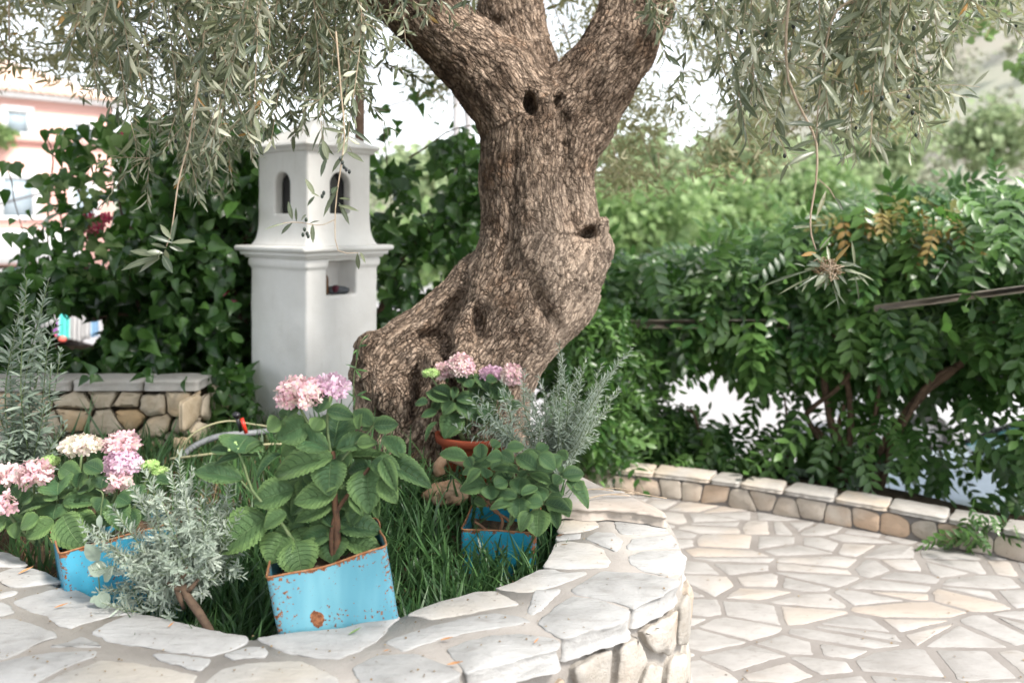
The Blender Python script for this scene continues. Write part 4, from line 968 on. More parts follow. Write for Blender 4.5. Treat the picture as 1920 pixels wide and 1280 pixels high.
# ------------------------------------------------------------------ hydrangeas
def hyd_template(nt=26, ns=3, fold=.22, bend=.35, wave=.012, seed=0):
    R_ = np.random.default_rng(seed); t = np.linspace(0, 1, nt + 1); ss_ = np.linspace(-1, 1, 2 * ns + 1)
    w = .5 * 2.02 * np.power(np.clip(t, 0, 1), .62) * np.power(np.clip(1 - t, 0, 1), .78) * (1 - .12 * t); w = w / w.max() * .5; w[0] = .012; w[-1] = .004
    v = []; co = []
    for k in range(nt + 1):
        for s_ in ss_:
            a = abs(s_); ww = w[k]
            if a > .99: ww = w[k] * (1.0 + (.055 if k % 2 else -.055))
            y = t[k] + .06 * a * a * math.sin(t[k] * math.pi) * (1 - t[k])
            ph = (t[k] - .13 * a * a) * 8 - 1.05 * a
            z = -bend * t[k] ** 2 + fold * a * w[k] * 2 * (1 - .5 * a) - .10 * a * a * w[k] + wave * abs(math.sin(math.pi * ph)) * (1 if a > .05 else 0) * (.4 + a) * math.sin(min(1, t[k] * 1.2) * math.pi) + .022 * math.sin(5 * t[k] + seed) * s_ * a
            v.append((s_ * ww, y, z)); co.append((s_, t[k], 0))
    m = 2 * ns + 1; f = [(k * m + c, k * m + c + 1, (k + 1) * m + c + 1, (k + 1) * m + c) for k in range(nt) for c in range(m - 1)]
    return np.array(v), np.array(f), np.array(co, float)
HT = [hyd_template(26, 3, .30 + .10 * (q % 3), .10 + .12 * (q % 4), .020, q) for q in range(6)]
class Plant:
    def __init__(s): s.lv = MB(); s.st = MB()
    def leaf(s, b, t, w, hint=None, kind=None, r=None, T=None):
        """b,t world points; w width in metres"""
        b = np.asarray(b, float); t = np.asarray(t, float); d = t - b; L = np.linalg.norm(d)
        if hint is None: hint = np.array([0, -.75, .75]) + .22 * rng.normal(size=3)
        Fm = frames(d[None], np.asarray(hint)[None]) * L; Fm[:, :, 0] *= w / L; Fm[:, :, 2] *= 1
        tv, tf, tc = HT[rng.integers(0, 6)] if T is None else T; tc = tc.copy(); tc[:, 2] = (rng.random() * .5 if kind is None else kind)
        s.lv.scatter((tv, tf, tc), Fm, b[None], np.array([rng.random() if r is None else r]))
        return s
    def stem(s, pts, r0=.004, r1=.003, mat=0): addtube(s.st, spline(pts, 12), np.linspace(r0, r1, len(spline(pts, 12))), 7, mat); return s
    def rosette(s, c, up, R_, n=4, kind=.2, wr=.62, tilt=.25, r=None, yaw=None):
        """decussate pairs around a stem tip"""
        up = nrm(up); a = nrm(np.cross(up, [.3, .2, 1] if abs(up[2]) < .8 else [1, .1, 0])); b = np.cross(up, a); y0 = U(0, 6.28) if yaw is None else yaw
        for k in range(n):
            for sg in (0, math.pi):
                an = y0 + k * math.pi / 2 + sg + U(-.25, .25); sc = (1 - .20 * k) * U(.85, 1.12)
                d = a * math.cos(an) + b * math.sin(an); el = tilt * (k - 1.2) - .12 + U(-.15, .15)
                dd = nrm(d * math.cos(el) + up * math.sin(el)); base = c - up * (.018 * (n - k)) * 1.1
                s.leaf(base + dd * R_ * .10, base + dd * R_ * sc, R_ * sc * wr * U(.9, 1.1), up + .3 * dd * (-1) + .15 * rng.normal(size=3), kind=max(0, kind - .12 * k + U(-.1, .15)), r=r)
    def build(s, name, label, base, cat='flowering shrub', stemmats=None, group=None):
        o = thing(name, label, cat, base, group); s.lv.build('foliage', M['hyd'], o); s.st.build('stem', stemmats or [M['brownstem'], M['stem']], o); return o
def floret_T():
    v = []; f = []; co = []
    for k in range(4):
        a = k * math.pi / 2; ca, sa = math.cos(a), math.sin(a); n = len(v)
        for i_, (y, w_) in enumerate([(.04, .05), (.35, .30), (.72, .40), (1.0, .17)]):
            for j_, sx_ in enumerate((-1, 0, 1)):
                x = sx_ * w_; z = .10 * y * y - .12 * abs(sx_) * w_ * 1.3 + .05 * math.sin(k * 2.1) + (.12 if sx_ == 0 and y > .5 else .05) * y; v.append((x * ca - y * sa, x * sa + y * ca, z)); co.append((sx_, y, y))
        f += [(n + 3 * i_ + c, n + 3 * i_ + c + 1, n + 3 * i_ + c + 4, n + 3 * i_ + c + 3) for i_ in range(3) for c in (0, 1)]
    return np.array(v), np.array(f), np.array(co)
FLO = floret_T()
def mophead(plant_obj, c, rx, rz, mat, n=None, fl=.0115, up=(0, -.25, 1), label=None):
    n = n or int(46 * (rx / .04) ** 2); i = np.arange(n) + .5; z = 1 - i / n * 1.62; ph = i * 2.399963; rr = np.sqrt(np.clip(1 - z * z, 0, 1))
    d = np.stack([rr * np.cos(ph), rr * np.sin(ph), z], 1) + .05 * rng.normal(size=(n, 3)); d = nrm(d); up = nrm(up); Fu = frames(np.array([[0., 1, 0]]) - 0, up)[0]
    pos = np.asarray(c) + (d * np.array([rx, rx, rz]) * U(.86, 1.04, n)[:, None]) @ np.stack([Fu[:, 0], Fu[:, 1], Fu[:, 2]], 1).T
    nrmv = nrm((d / np.array([rx, rx, rz])) @ Fu.T + .25 * rx ** -1 * .02 * rng.normal(size=(n, 3)) * 30 * .03 + .18 / rx * rng.normal(size=(n, 3)))
    nv_ = nrm(d @ Fu.T + .28 * rng.normal(size=(n, 3))); Fm = frames(rng.normal(size=(n, 3)), nv_) * (fl * U(.8, 1.2, n))[:, None, None]
    mb = MB(); rr_ = np.clip(.5 + .25 * rng.normal(size=n) + .35 * vnoise(pos * 30), 0, 1); mb.scatter(FLO, Fm, pos, rr_); mb.scatter(FLO, Fm * 1.15, np.asarray(c) + (pos - c) * .78, rr_)
    o = mb.build('flower_head', M[mat], plant_obj)
    if label: o['label'] = label
    return o
def zc(ox, oy, sc, Y):
    def f(x, y, dY=0.0): return P(ox + x / sc, oy + y / sc, Y + dY)
    return f
def autoleaf(pl, z, b, t, w, sc, Y, kind=None, r=None, hint=None, k=.75):
    (bx, by), (tx, ty) = b[:2], t[:2]; db = b[2] if len(b) > 2 else 0; d2 = -(ty - by) / sc / F * Y * k
    pl.leaf(z(bx, by, db), z(tx, ty, db + (t[2] if len(t) > 2 else d2)), w / sc / F * Y * 1.25, hint, kind, r)

# --- A: the tall plant in the front tin
Y0 = 2.02; z = zc(380, 680, 3.557, Y0); pl = Plant()
A = [ # base, tip, width, kind
 ((840, 575), (548, 425), 140, .10), ((872, 560), (922, 292), 235, .05), ((850, 565), (925, 462), 95, .0), ((890, 575), (1160, 500), 125, .10), ((862, 640), (818, 842), 195, .25),
 ((870, 625), (430, 690), 170, .85), ((950, 640), (1322, 632), 60, .95), ((1120, 670), (1335, 745), 135, .15), ((1100, 705), (1098, 978), 200, .45), ((1105, 690), (965, 715), 105, .05),
 ((1210, 650), (1522, 802), 130, .2), ((1330, 640), (1205, 475), 120, .15), ((1190, 760), (1292, 932), 110, .9), ((1200, 640), (1285, 835), 90, .6), ((890, 1085), (1190, 1085), 155, .15), ((870, 1130), (612, 1215), 115, .2),
 ((880, 1150), (850, 1320), 200, .35), ((865, 1095), (790, 990), 65, .0), ((960, 1190), (1190, 1250), 150, .8), ((430, 1030), (98, 1236), 250, .75), ((612, 840), (330, 925), 175, .5), ((265, 775), (-70, 705), 120, .2),
 ((225, 600), (300, 448), 250, .05), ((215, 582), (38, 575), 62, .1), ((270, 610), (72, 668), 60, .15), ((290, 600), (398, 514), 45, .6), ((270, 615), (372, 603), 62, .6), ((710, 400), (487, 500), 165, .25), ((520, 390), (425, 440), 120, .95),
 ((740, 450), (790, 360), 95, .9), ((760, 330), (835, 178), 110, .1), ((830, 320), (1000, 335), 90, .1), ((1135, 415), (1005, 308), 95, .15), ((1140, 420), (1302, 405), 95, .15), ((1140, 410), (1175, 340), 50, .3), ((1120, 440), (1060, 430), 60, .8),
 ((560, 1140), (432, 1330), 210, .9), ((620, 1190), (660, 1390), 215, .8), ((900, 850), (600, 925), 140, .8), ((880, 930), (610, 1045), 110, .85), ((800, 960), (640, 900), 90, .7), ((920, 720), (795, 855), 100, .85), ((960, 700), (900, 610), 120, .6),
 ((1000, 860), (1060, 1010), 80, .9), ((1150, 880), (1165, 1035), 60, .9), ((960, 980), (930, 860), 120, .7), ((560, 1000), (400, 1090), 110, .7), ((480, 1120), (560, 1210), 120, .75), ((640, 540), (525, 610), 110, .9), ((1030, 540), (1155, 525), 90, .95), ((1180, 700), (1310, 770), 110, .1),
 ((520, 610), (335, 745), 60, .0), ((590, 350), (500, 320), 60, .2), ((640, 300), (560, 350), 80, .3), ((1060, 340), (1030, 440), 60, .9),
]
for b, t, w, k in A: autoleaf(pl, z, (*b, U(-.03, .03)), t, w, 3.557, Y0, k)
for _ in range(46):                                   # inner leaves
    b = (U(600, 1050), U(700, 1150), U(.03, .14)); an = U(0, 6.28); L = U(130, 250); autoleaf(pl, z, b, (b[0] + L * math.cos(an), b[1] + abs(L * math.sin(an)) * .8), L * .66, 3.557, Y0, U(.2, .9))
for pts, r0, r1, m in [([(880, 1400), (900, 1150), (880, 900), (870, 640), (868, 590)], .010, .005, 0), ([(870, 1350), (860, 1150), (900, 980), (1000, 840), (1110, 700)], .007, .004, 0), ([(600, 1400), (600, 1180), (460, 1000), (330, 850), (275, 680), (225, 570)], .005, .0025, 1),
                   ([(870, 700), (780, 560), (700, 400), (650, 300)], .004, .003, 1), ([(880, 720), (1000, 560), (1100, 470), (1150, 400)], .004, .0025, 1), ([(900, 1200), (890, 1100)], .005, .003, 1), ([(360, 900), (250, 780)], .002, .002, 1), ([(860, 640), (830, 420), (850, 220)], .004, .003, 1)]:
    pl.stem([z(*p) for p in pts], r0, r1, m)
hA = pl.build('hydrangea', 'tall hydrangea with broad quilted leaves and two pink heads rising from the dented front tin', z(880, 1390))
mophead(hA, P(562, 740, Y0 + .0), 42 / F * Y0, 33 / F * Y0, 'pet_pink'); mophead(hA, P(618, 730, Y0 + .05), 34 / F * Y0, 30 / F * Y0, 'pet_lilac')
mb = MB(); 
for _ in range(14): lump(mb, z(220, 562) + rng.normal(size=3) * [.006, .006, .004], (.004, .004, .004), _, .1, 6)
mb.build('flower_bud', M['pet_green'], hA)

# --- B: wide hydrangea at the left
Y0 = 2.22; z = zc(0, 820, 4.5725, Y0); pl = Plant()
B = [((495, 495), (490, 278), 235, .0), ((445, 555), (122, 600), 130, .35), ((540, 555), (845, 530), 130, .3), ((490, 565), (440, 690), 250, .15), ((495, 525), (355, 495), 70, .5), ((505, 515), (645, 455), 60, .5),
     ((540, 665), (625, 925), 235, .75), ((465, 710), (212, 855), 150, .85), ((600, 680), (830, 765), 170, .7), ((335, 680), (160, 765), 140, .55), ((880, 290), (715, 210), 120, .05), ((890, 330), (860, 430), 150, .0), ((520, 250), (660, 320), 140, .3),
     ((1180, 400), (1170, 545), 130, .0), ((1010, 500), (1110, 560), 130, .0), ((900, 520), (820, 620), 150, .1), ((980, 560), (1040, 760), 170, .15), ((1100, 620), (1150, 780), 130, .1), ((880, 620), (960, 740), 130, .1), ((1330, 340), (1470, 380), 90, .1),
     ((100, 440), (150, 520), 120, .1), ((60, 560), (-80, 640), 160, .3), ((50, 700), (-100, 800), 150, .7), ((150, 720), (130, 860), 110, .6), ((700, 300), (640, 420), 130, .1), ((760, 440), (660, 460), 110, .1), ((280, 470), (160, 560), 120, .1)]
for b, t, w, k in B: autoleaf(pl, z, (*b, U(-.03, .03)), t, w, 4.5725, Y0, k)
for _ in range(60):
    b = (U(-150, 1150), U(330, 780), U(.03, .25)); an = U(0, 6.28); L = U(140, 260); autoleaf(pl, z, b, (b[0] + L * math.cos(an), b[1] + L * math.sin(an) * .8), L * .62, 4.5725, Y0, U(.0, .5))
for pts in [[(500, 900), (490, 700), (495, 500)], [(700, 920), (850, 600), (900, 300)], [(350, 900), (300, 600), (290, 400)], [(750, 900), (950, 600), (1040, 300)], [(640, 900), (660, 500), (700, 150)], [(300, 900), (80, 650), (60, 400)], [(900, 900), (1150, 600), (1290, 260)]]:
    pl.stem([z(x, y, .05) for x, y in pts], .005, .003, 1)
hB = pl.build('hydrangea', 'low spreading hydrangea with many pink and cream heads at the left edge', z(600, 1050), group=None)
for x, y, rx, rz, m, dy in [(300, 325, 142, 128, 'pet_pink', .0), (50, 330, 105, 90, 'pet_pink', .05), (40, 585, 90, 115, 'pet_pink', -.04), (695, 70, 150, 85, 'pet_cream', .12), (1045, 50, 145, 95, 'pet_pink', .12), (1045, 232, 152, 115, 'pet_lilac', .08), (1005, 388, 120, 82, 'pet_pink', .04), (430, 200, 75, 42, 'pet_green', .10), (1290, 235, 68, 36, 'pet_green', .1), (1370, 288, 62, 32, 'pet_green', .1)]:
    mophead(hB, z(x, y, dy), rx / 4.5725 / F * (Y0 + dy), rz / 4.5725 / F * (Y0 + dy), m, fl=.0115 if m != 'pet_green' else .006, n=None if m != 'pet_green' else 90)

# --- C: leafy hydrangea without flowers by the right end of the grass
Y0 = 2.42; z = zc(780, 820, 4.5725, Y0); pl = Plant()
Cc = [((890, 485), (893, 308), 145, .2), ((868, 505), (680, 460), 85, .2), ((900, 492), (1048, 408), 75, .3), ((885, 520), (885, 692), 165, .35), ((1085, 575), (935, 540), 125, .2), ((1090, 545), (1045, 368), 115, .2), ((1110, 565), (1335, 622), 125, .2), ((1260, 325), (1442, 300), 125, .15), ((1240, 330), (1180, 380), 105, .15),
      ((1290, 370), (1492, 572), 125, .25), ((1240, 300), (1250, 235), 50, .3), ((600, 405), (372, 430), 145, .5), ((625, 410), (650, 528), 130, .15), ((600, 350), (590, 240), 105, .0), ((670, 410), (790, 350), 110, .2), ((445, 190), (198, 125), 115, .4), ((890, 310), (652, 255), 75, .5), ((1035, 275), (862, 130), 150, .2), ((1155, 395), (972, 292), 75, .8),
      ((550, 275), (430, 375), 80, .6), ((812, 575), (628, 580), 90, .6), ((1050, 620), (1035, 842), 195, .8), ((740, 180), (600, 160), 120, .2), ((720, 130), (840, 200), 110, .2), ((1060, 150), (1200, 240), 120, .2), ((980, 640), (890, 780), 110, .7), ((1130, 250), (1250, 150), 110, .3), ((780, 90), (930, 70), 90, .2), ((650, 80), (720, 30), 90, .3), ((480, 250), (430, 160), 90, .2), ((1170, 620), (1220, 760), 90, .4), ((1380, 380), (1430, 440), 80, .6)]
for b, t, w, k in Cc: autoleaf(pl, z, (*b, U(-.04, .04)), t, w, 4.5725, Y0, k * .7)
for _ in range(46):
    b = (U(480, 1300), U(120, 560), U(.04, .20)); an = U(0, 6.28); L = U(110, 190); autoleaf(pl, z, b, (b[0] + L * math.cos(an), b[1] + L * math.sin(an) * .8), L * .62, 4.5725, Y0, U(.0, .4))
for pts, m in [([(700, 850), (740, 700), (620, 560), (520, 470)], 0), ([(760, 850), (800, 720), (640, 600), (610, 420)], 0), ([(740, 840), (860, 650), (885, 500)], 1), ([(820, 860), (980, 650), (1090, 570)], 1), ([(860, 850), (1080, 560), (1250, 330)], 1), ([(780, 850), (850, 400), (760, 120)], 1), ([(650, 850), (560, 760), (500, 720)], 0)]:
    pl.stem([z(x, y, .05) for x, y in pts], .006, .003, m)
pl.build('hydrangea', 'bushy hydrangea with no flowers hanging over the small tin by the coping', z(760, 1000))

# --- D: hydrangea in the terracotta pot
Y0 = 2.85; z = zc(780, 640, 4.5725, Y0); pl = Plant()
D = [((300, 475), (138, 375), 95, .3), ((345, 495), (575, 470), 100, .15), ((315, 495), (345, 360), 62, .3), ((320, 515), (232, 612), 125, .7), ((290, 500), (85, 420), 140, .4), ((335, 520), (560, 650), 140, .4), ((375, 630), (235, 808), 185, .6), ((620, 430), (508, 245), 110, .1), ((600, 340), (700, 310), 80, .0),
     ((640, 380), (800, 470), 140, .0), ((100, 525), (-15, 505), 80, .0), ((180, 600), (40, 640), 70, .2), ((180, 690), (50, 800), 60, .5), ((430, 350), (330, 275), 70, .0), ((440, 330), (470, 380), 90, .1), ((560, 540), (640, 640), 120, .1), ((700, 450), (820, 430), 110, .0)]
for b, t, w, k in D: autoleaf(pl, z, (*b, U(-.03, .03)), t, w, 4.5725, Y0, k * .6)
for _ in range(34):
    b = (U(180, 800), U(330, 700), U(.03, .16)); an = U(0, 6.28); L = U(110, 190); autoleaf(pl, z, b, (b[0] + L * math.cos(an), b[1] + L * math.sin(an) * .8), L * .6, 4.5725, Y0, U(.0, .3))
for pts in [[(420, 850), (330, 650), (315, 490)], [(450, 850), (420, 550), (385, 300)], [(480, 850), (680, 600), (800, 330)], [(400, 850), (250, 500), (130, 300)]]: pl.stem([z(x, y, .03) for x, y in pts], .005, .003, 1)
hD = pl.build('hydrangea', 'dark leaved hydrangea with two pink heads in the terracotta pot against the trunk', z(430, 950))
for x, y, rx, rz, m, dy in [(385, 215, 112, 100, 'pet_pink', .0), (245, 258, 75, 62, 'pet_pink', .05), (828, 295, 95, 95, 'pet_pink', .0), (650, 275, 92, 55, 'pet_lilac', .04), (130, 272, 72, 34, 'pet_green', .02)]:
    mophead(hD, z(x, y, dy), rx / 4.5725 / F * (Y0 + dy), rz / 4.5725 / F * (Y0 + dy), m, fl=.0125 if m != 'pet_green' else .007, n=int(60 * (rx / 100) ** 2) + 40)

# ------------------------------------------------------------------ tins and pot
def make_tin(name, label, c, w, h, Rm, mat, dent=0, edge=True, dentfront=0.0):
    """c = centre of the rim; Rm = 3x3 rotation"""
    o = thing(name, label, 'tin', np.array(c) + Rm @ np.array([0, 0, -h])); k = 26; rc = .012
    per = []; hw = w / 2                                   # perimeter with rounded corners, starting at front-left (y=-hw)
    for (cx, cy, a0) in ((-hw + rc, -hw + rc, math.pi), (hw - rc, -hw + rc, 1.5 * math.pi), (hw - rc, hw - rc, 0), (-hw + rc, hw - rc, .5 * math.pi)):
        for a in np.linspace(0, math.pi / 2, 5): per.append((cx + rc * math.cos(a0 + a), cy + rc * math.sin(a0 + a)))
    per = np.array(per); per = np.vstack([per, per[:1]]); Lp = np.concatenate([[0], np.cumsum(np.linalg.norm(np.diff(per, axis=0), axis=1))]); N = 4 * 28
    u = np.arange(N) / N * Lp[-1]; p2 = np.stack([np.interp(u, Lp, per[:, 0]), np.interp(u, Lp, per[:, 1])], 1); uu = u / Lp[-1]
    def wall(p2, inset, zlo, zhi, flip):
        mb = MB(); nzr = 22; V = []; CO = []
        cen = p2 * (1 - inset / hw)
        for r in range(nzr + 1):
            t = r / nzr; zz = zlo + (zhi - zlo) * t; fr = (p2[:, 1] < -hw * .98); q_ = cen.copy()
            bow = np.sin(np.clip((p2[:, 0] + hw) / w, 0, 1) * math.pi)
            q_[:, 1] += np.where(p2[:, 1] < 0, 1, 0) * dent * bow * t * .8 * np.exp(-((p2[:, 0] + w * .08) / (w * .3)) ** 2)
            q_ += .0035 * np.stack([vnoise(np.column_stack([p2 * 14, np.full(N, zz * 14)]), 3), vnoise(np.column_stack([p2 * 14, np.full(N, zz * 14)]), 4)], 1)
            zt_ = zz - dentfront * t ** 4 * np.where(p2[:, 1] < 0, 1, 0) * np.exp(-((p2[:, 0] + w * .05) / (w * .28)) ** 2)
            V.append(np.column_stack([q_, np.full(N, 0) + zt_]))
            d_ = np.minimum.reduce([abs(p2[:, 0] - sx * hw) + abs(p2[:, 1] - sy * hw) for sx in (-1, 1) for sy in (-1, 1)]); ed = np.clip(1 - d_ / .022, 0, 1) * (1 if edge else 0)
            CO.append(np.column_stack([uu, np.full(N, t), ed]))
        i = np.arange(N); j = (i + 1) % N; f = np.concatenate([np.stack([a * N + i, a * N + j, (a + 1) * N + j, (a + 1) * N + i], 1) for a in range(nzr)])
        return np.concatenate(V), f, np.concatenate(CO)
    mb = MB(); v, f, co = wall(p2, 0, -h, 0, False); rimp = v[-N:].copy(); mb.add(v @ Rm.T + c, f, 0, .5, co); v2, f2, co2 = wall(p2, .002, -h, -.001, True); mb.add(v2 @ Rm.T + c, f2[:, ::-1], 0, .5, co2)
    bt_ = np.array([[-hw, -hw, -h + .002], [hw, -hw, -h + .002], [hw, hw, -h + .002], [-hw, hw, -h + .002]]) * [.97, .97, 1]; mb.add(bt_ @ Rm.T + c, [(0, 1, 2, 3)], 0, .5, np.zeros((4, 3))); mb.build('tin_body', M[mat], o)
    mb = MB(); rp = np.vstack([rimp, rimp[:1]]); v, f = tube(rp @ Rm.T + c, .0026, 6); mb.add(v, f); mb.build('rim', M['rust'], o)
    mb = MB(); g_ = np.linspace(-hw * .87, hw * .87, 14); X_, Y_ = np.meshgrid(g_, g_, indexing='ij'); zz = -.045 + .012 * vnoise(np.stack([X_.ravel() * 40, Y_.ravel() * 40, 0 * X_.ravel()], 1)) - np.zeros(196)
    i, j = np.meshgrid(np.arange(13), np.arange(13), indexing='ij'); a = (i * 14 + j).ravel(); mb.add(np.column_stack([X_.ravel(), Y_.ravel(), zz]) @ Rm.T + c, np.stack([a, a + 14, a + 15, a + 1], 1)); mb.build('potting_soil', M['soil'], o); return o
def rot(ax, a): return np.array(Matrix.Rotation(a, 3, ax))
wA = .262; RA = rot('Y', -math.radians(11)) @ rot('X', math.radians(-3)) @ rot('Z', math.radians(14))
fc = P(614, 1052, 1.90); cA = fc + RA @ np.array([0, wA / 2, 0])
make_tin('blue_tin', 'pale blue square tin with rusty edges and dented rim leaning against the front coping', cA, wA, .30, RA, 'tin_a', .012, True, .012)
wB = .27; RB_ = rot('Y', math.radians(-7)) @ rot('Z', math.radians(33)); zb = P(113, 1038, 2.06); cB = zb - RB_ @ np.array([-wB / 2, -wB / 2, 0])
make_tin('blue_tin', 'bright blue square tin with a rusty corner under the hydrangea at far left', cB, wB, .27, RB_, 'tin_b', .004)
wC = .215; RC_ = rot('Z', math.radians(-6)); zb = P(934, 995, 2.45); cC = zb + RC_ @ np.array([0, wC / 2, 0])
make_tin('blue_tin', 'small blue tin half hidden in long grass near the right end of the coping', cC, wC, .24, RC_, 'tin_c', .004)
cP = P(890, 822, 2.85) + [0, .08, 0]
pt = thing('terracotta_pot', 'red brown terracotta bowl pot on the mound below the trunk', 'pot', cP - [0, 0, .15])
mb = MB(); lathe(mb, cP, [(.0, -.15), (.088, -.15), (.093, -.14), (.118, -.04), (.128, -.024), (.138, -.022), (.140, 0), (.137, .004), (.126, .003), (.116, -.03), (.112, -.032), (0, -.034)], 40); mb.build('pot_body', M['terra'], pt)
mb = MB(); lathe(mb, cP, [(0, -.024), (.06, -.022), (.117, -.028), (.118, -.034)], 24); mb.build('potting_soil', M['soil'], pt)

# rocks by the pot
ro = P(852, 884, 2.72)
mb = MB(); v, f = tube(spline([ro + [-.045, 0, -.01], ro + [-.05, 0, .02], ro + [-.02, .02, .040], ro + [.02, .0, .036], ro + [.05, -.01, .030], ro + [.065, .02, .0]], 20), np.linspace(.017, .015, 21) * (1 + .05 * np.sin(np.arange(21) * .6)), 12); v = v + .005 * np.stack([fbm(v * 30, 3, k) for k in (1, 2, 3)], 1); mb.add(v, f)

tag(mb.build('broken_rock', M['ochre'], loc=ro), 'curled ochre rock with a hollow centre in front of the terracotta pot', 'rock')
mb = MB(); ro2 = P(838, 925, 2.68); lump(mb, ro2, (.07, .05, .035), 8, .55, 18, fr=2.1); tag(mb.build('rock', M['ochre'], loc=ro2), 'small ochre rock lying in the grass below the hollow rock', 'rock')
mb = MB(); ro3 = P(905, 930, 2.72); lump(mb, ro3, (.06, .05, .03), 9, .55, 18, fr=2.1); tag(mb.build('rock', M['ochre'], loc=ro3), 'ochre rock half buried under the leafy hydrangea', 'rock')

# ------------------------------------------------------------------ lavenders
LVT = strip_leaf(4, lambda t: np.interp(t, [0, .3, .6, .85, 1], [.02, .055, .075, .05, .006]), .3, .22)
def serr_T():
    v, f, co = strip_leaf(9, lambda t: np.where(np.arange(len(t)) % 2, 1.35, .55) * np.interp(t, [0, .3, .7, 1], [.03, .085, .09, .01]), .25, .2); return v, f, co
LVS = serr_T()
def shoot(mb, p, L, dens, T, mat=0, smat=1, grow=1.0, rad=.0016, up=.55, wf=1.0):
    p = np.asarray(p, float); seg = np.linalg.norm(np.diff(p, axis=0), axis=1); Ls = np.concatenate([[0], np.cumsum(seg)]); tot = Ls[-1]
    v, f = tube(p, np.linspace(rad, rad * .5, len(p)), 5); mb.add(v, f, smat)
    n = max(2, int(tot / dens)); s_ = (np.arange(n) + .5) / n * tot; pos = np.stack([np.interp(s_, Ls, p[:, k]) for k in range(3)], 1)
    d = nrm(np.stack([np.interp(np.clip(s_ + .01, 0, tot), Ls, p[:, k]) - np.interp(np.clip(s_ - .01, 0, tot), Ls, p[:, k]) for k in range(3)], 1)); w4 = 4
    pos = np.repeat(pos, w4, 0); d = np.repeat(d, w4, 0); m = n * w4; side = rng.normal(size=(m, 3)); side = nrm(side - (side * d).sum(1, keepdims=True) * d)
    a = U(up * .6, up * 1.3, m); tt = np.repeat(s_ / tot, w4); a = a + .5 * tt ** 3; ld = nrm(d * a[:, None] + side * (1.15 - .5 * tt ** 3)[:, None] + .12 * rng.normal(size=(m, 3)))
    Ln = L * U(.6, 1.2, m) * (1 - .35 * tt ** 2); Fm = frames(ld, .5 * rng.normal(size=(m, 3)) + d) * Ln[:, None, None]; Fm[:, :, 0] *= wf; mb.scatter(T, Fm, pos, rng.random(m), mat)
def grow(b, t, n=9, curve=.06, bow=None):
    b = np.asarray(b, float); t = np.asarray(t, float); L = np.linalg.norm(t - b); m = (b + t) / 2 + (np.array([0, 0, -.10]) * L if bow is None else np.asarray(bow)) + rng.normal(size=3) * curve * L; return spline([b, m, t], n)
# 1 silver lavender in front
lb = P(352, 1120, 1.93); l1 = thing('lavender_bush', 'silver serrated lavender bush with a bare woody stump beside the front coping', 'lavender', P(385, 1185, 1.90))
mb = MB(); v, f = tube(spline([P(400, 1195, 1.90), P(375, 1150, 1.91), P(345, 1105, 1.93), P(338, 1075, 1.95)], 10), np.linspace(.010, .008, 10), 9); v = v + .003 * np.stack([fbm(v * 50, 3, k) for k in (1, 2, 3)], 1); mb.add(v, f)
for a, b_ in [((345, 1105), (315, 1092)), ((340, 1085), (350, 1060)), ((350, 1110), (372, 1085)), ((330, 1098), (345, 1140)), ((338, 1078), (325, 1072))]: addtube(mb, [P(*a, 1.93), P((a[0] + b_[0]) / 2, (a[1] + b_[1]) / 2 + 2, 1.92), P(*b_, 1.93)], [.007, .006, .004], 7)
mb.build('woody_stump', M['vinebark'], l1)
mb = MB(); tips = [(165, 1008), (190, 1060), (195, 1105), (205, 1130), (235, 1120), (262, 872, .1), (285, 900), (335, 850, .15), (318, 880), (300, 930), (262, 940), (250, 985), (345, 920), (375, 935), (400, 940), (425, 960), (430, 910, .1), (390, 985), (355, 1000), (330, 985), (372, 1040), (388, 1070), (300, 1010), (275, 1020), (270, 1050), (240, 1070), (310, 1060), (290, 1090), (360, 880, .12), (445, 1000, .08), (420, 1040, .06), (190, 1020), (215, 1040), (230, 1090), (325, 1030), (345, 1050), (450, 960, .05), (465, 1010, .05), (440, 900, .1), (180, 985), (210, 950), (240, 905), (405, 1085), (365, 1110), (330, 1120), (395, 870, .1)]
for t in tips:
    tp = P(t[0], t[1], 1.98 + (t[2] if len(t) > 2 else U(-.06, .10))); st_ = P(U(300, 385), U(1040, 1120), U(1.93, 2.02)); p = grow(st_, tp, 10, .07); shoot(mb, p, .029, .0085, LVS, wf=1.0)
    for _ in range(4):
        i = rng.integers(2, 9); q_ = p[i] + nrm(np.array([U(-1, 1), U(-1, .6), U(-.1, .9)])) * U(.03, .10); shoot(mb, grow(p[i], q_, 6, .05), .025, .0085, LVS, rad=.0010, wf=1.0)
mb.build('foliage', [M['lav'], M['stem']], l1)
# 2 tall grey-green shrub at the left edge
l2 = thing('lavender_bush', 'tall upright lavender shrub with broad grey leaves at the left edge of the bed', 'lavender', (P(35, 900, 2.6)[0], 2.6, .50))
mb = MB(); 
for t in [(50, 520), (92, 522), (30, 600), (70, 590), (105, 600, .1), (15, 660), (60, 660), (95, 690), (20, 720), (55, 740), (85, 760), (118, 790), (10, 780), (40, 800), (100, 830), (75, 820), (15, 830), (-20, 700), (-30, 800), (125, 800), (50, 860), (0, 850), (90, 640), (40, 560), (80, 560), (115, 655)]:
    tp = P(t[0], t[1], 2.6 + U(-.12, .12)); st_ = P(U(10, 60), U(860, 960), 2.6); p = grow(st_, tp, 12, .03, (0, 0, 0)); shoot(mb, p, .048, .019, LVT, rad=.0022, up=.5, wf=1.4)
mb.build('foliage', [M['lavdark'], M['stem']], l2)
mb = MB()
for x, y in [(62, 640), (80, 610), (88, 608), (70, 612), (96, 604)]: mb = MB(); lump(mb, P(x, y, 2.58), (.007, .007, .009), int(x), .4, 7); mb.build('flower', M['whitecloth'], l2)
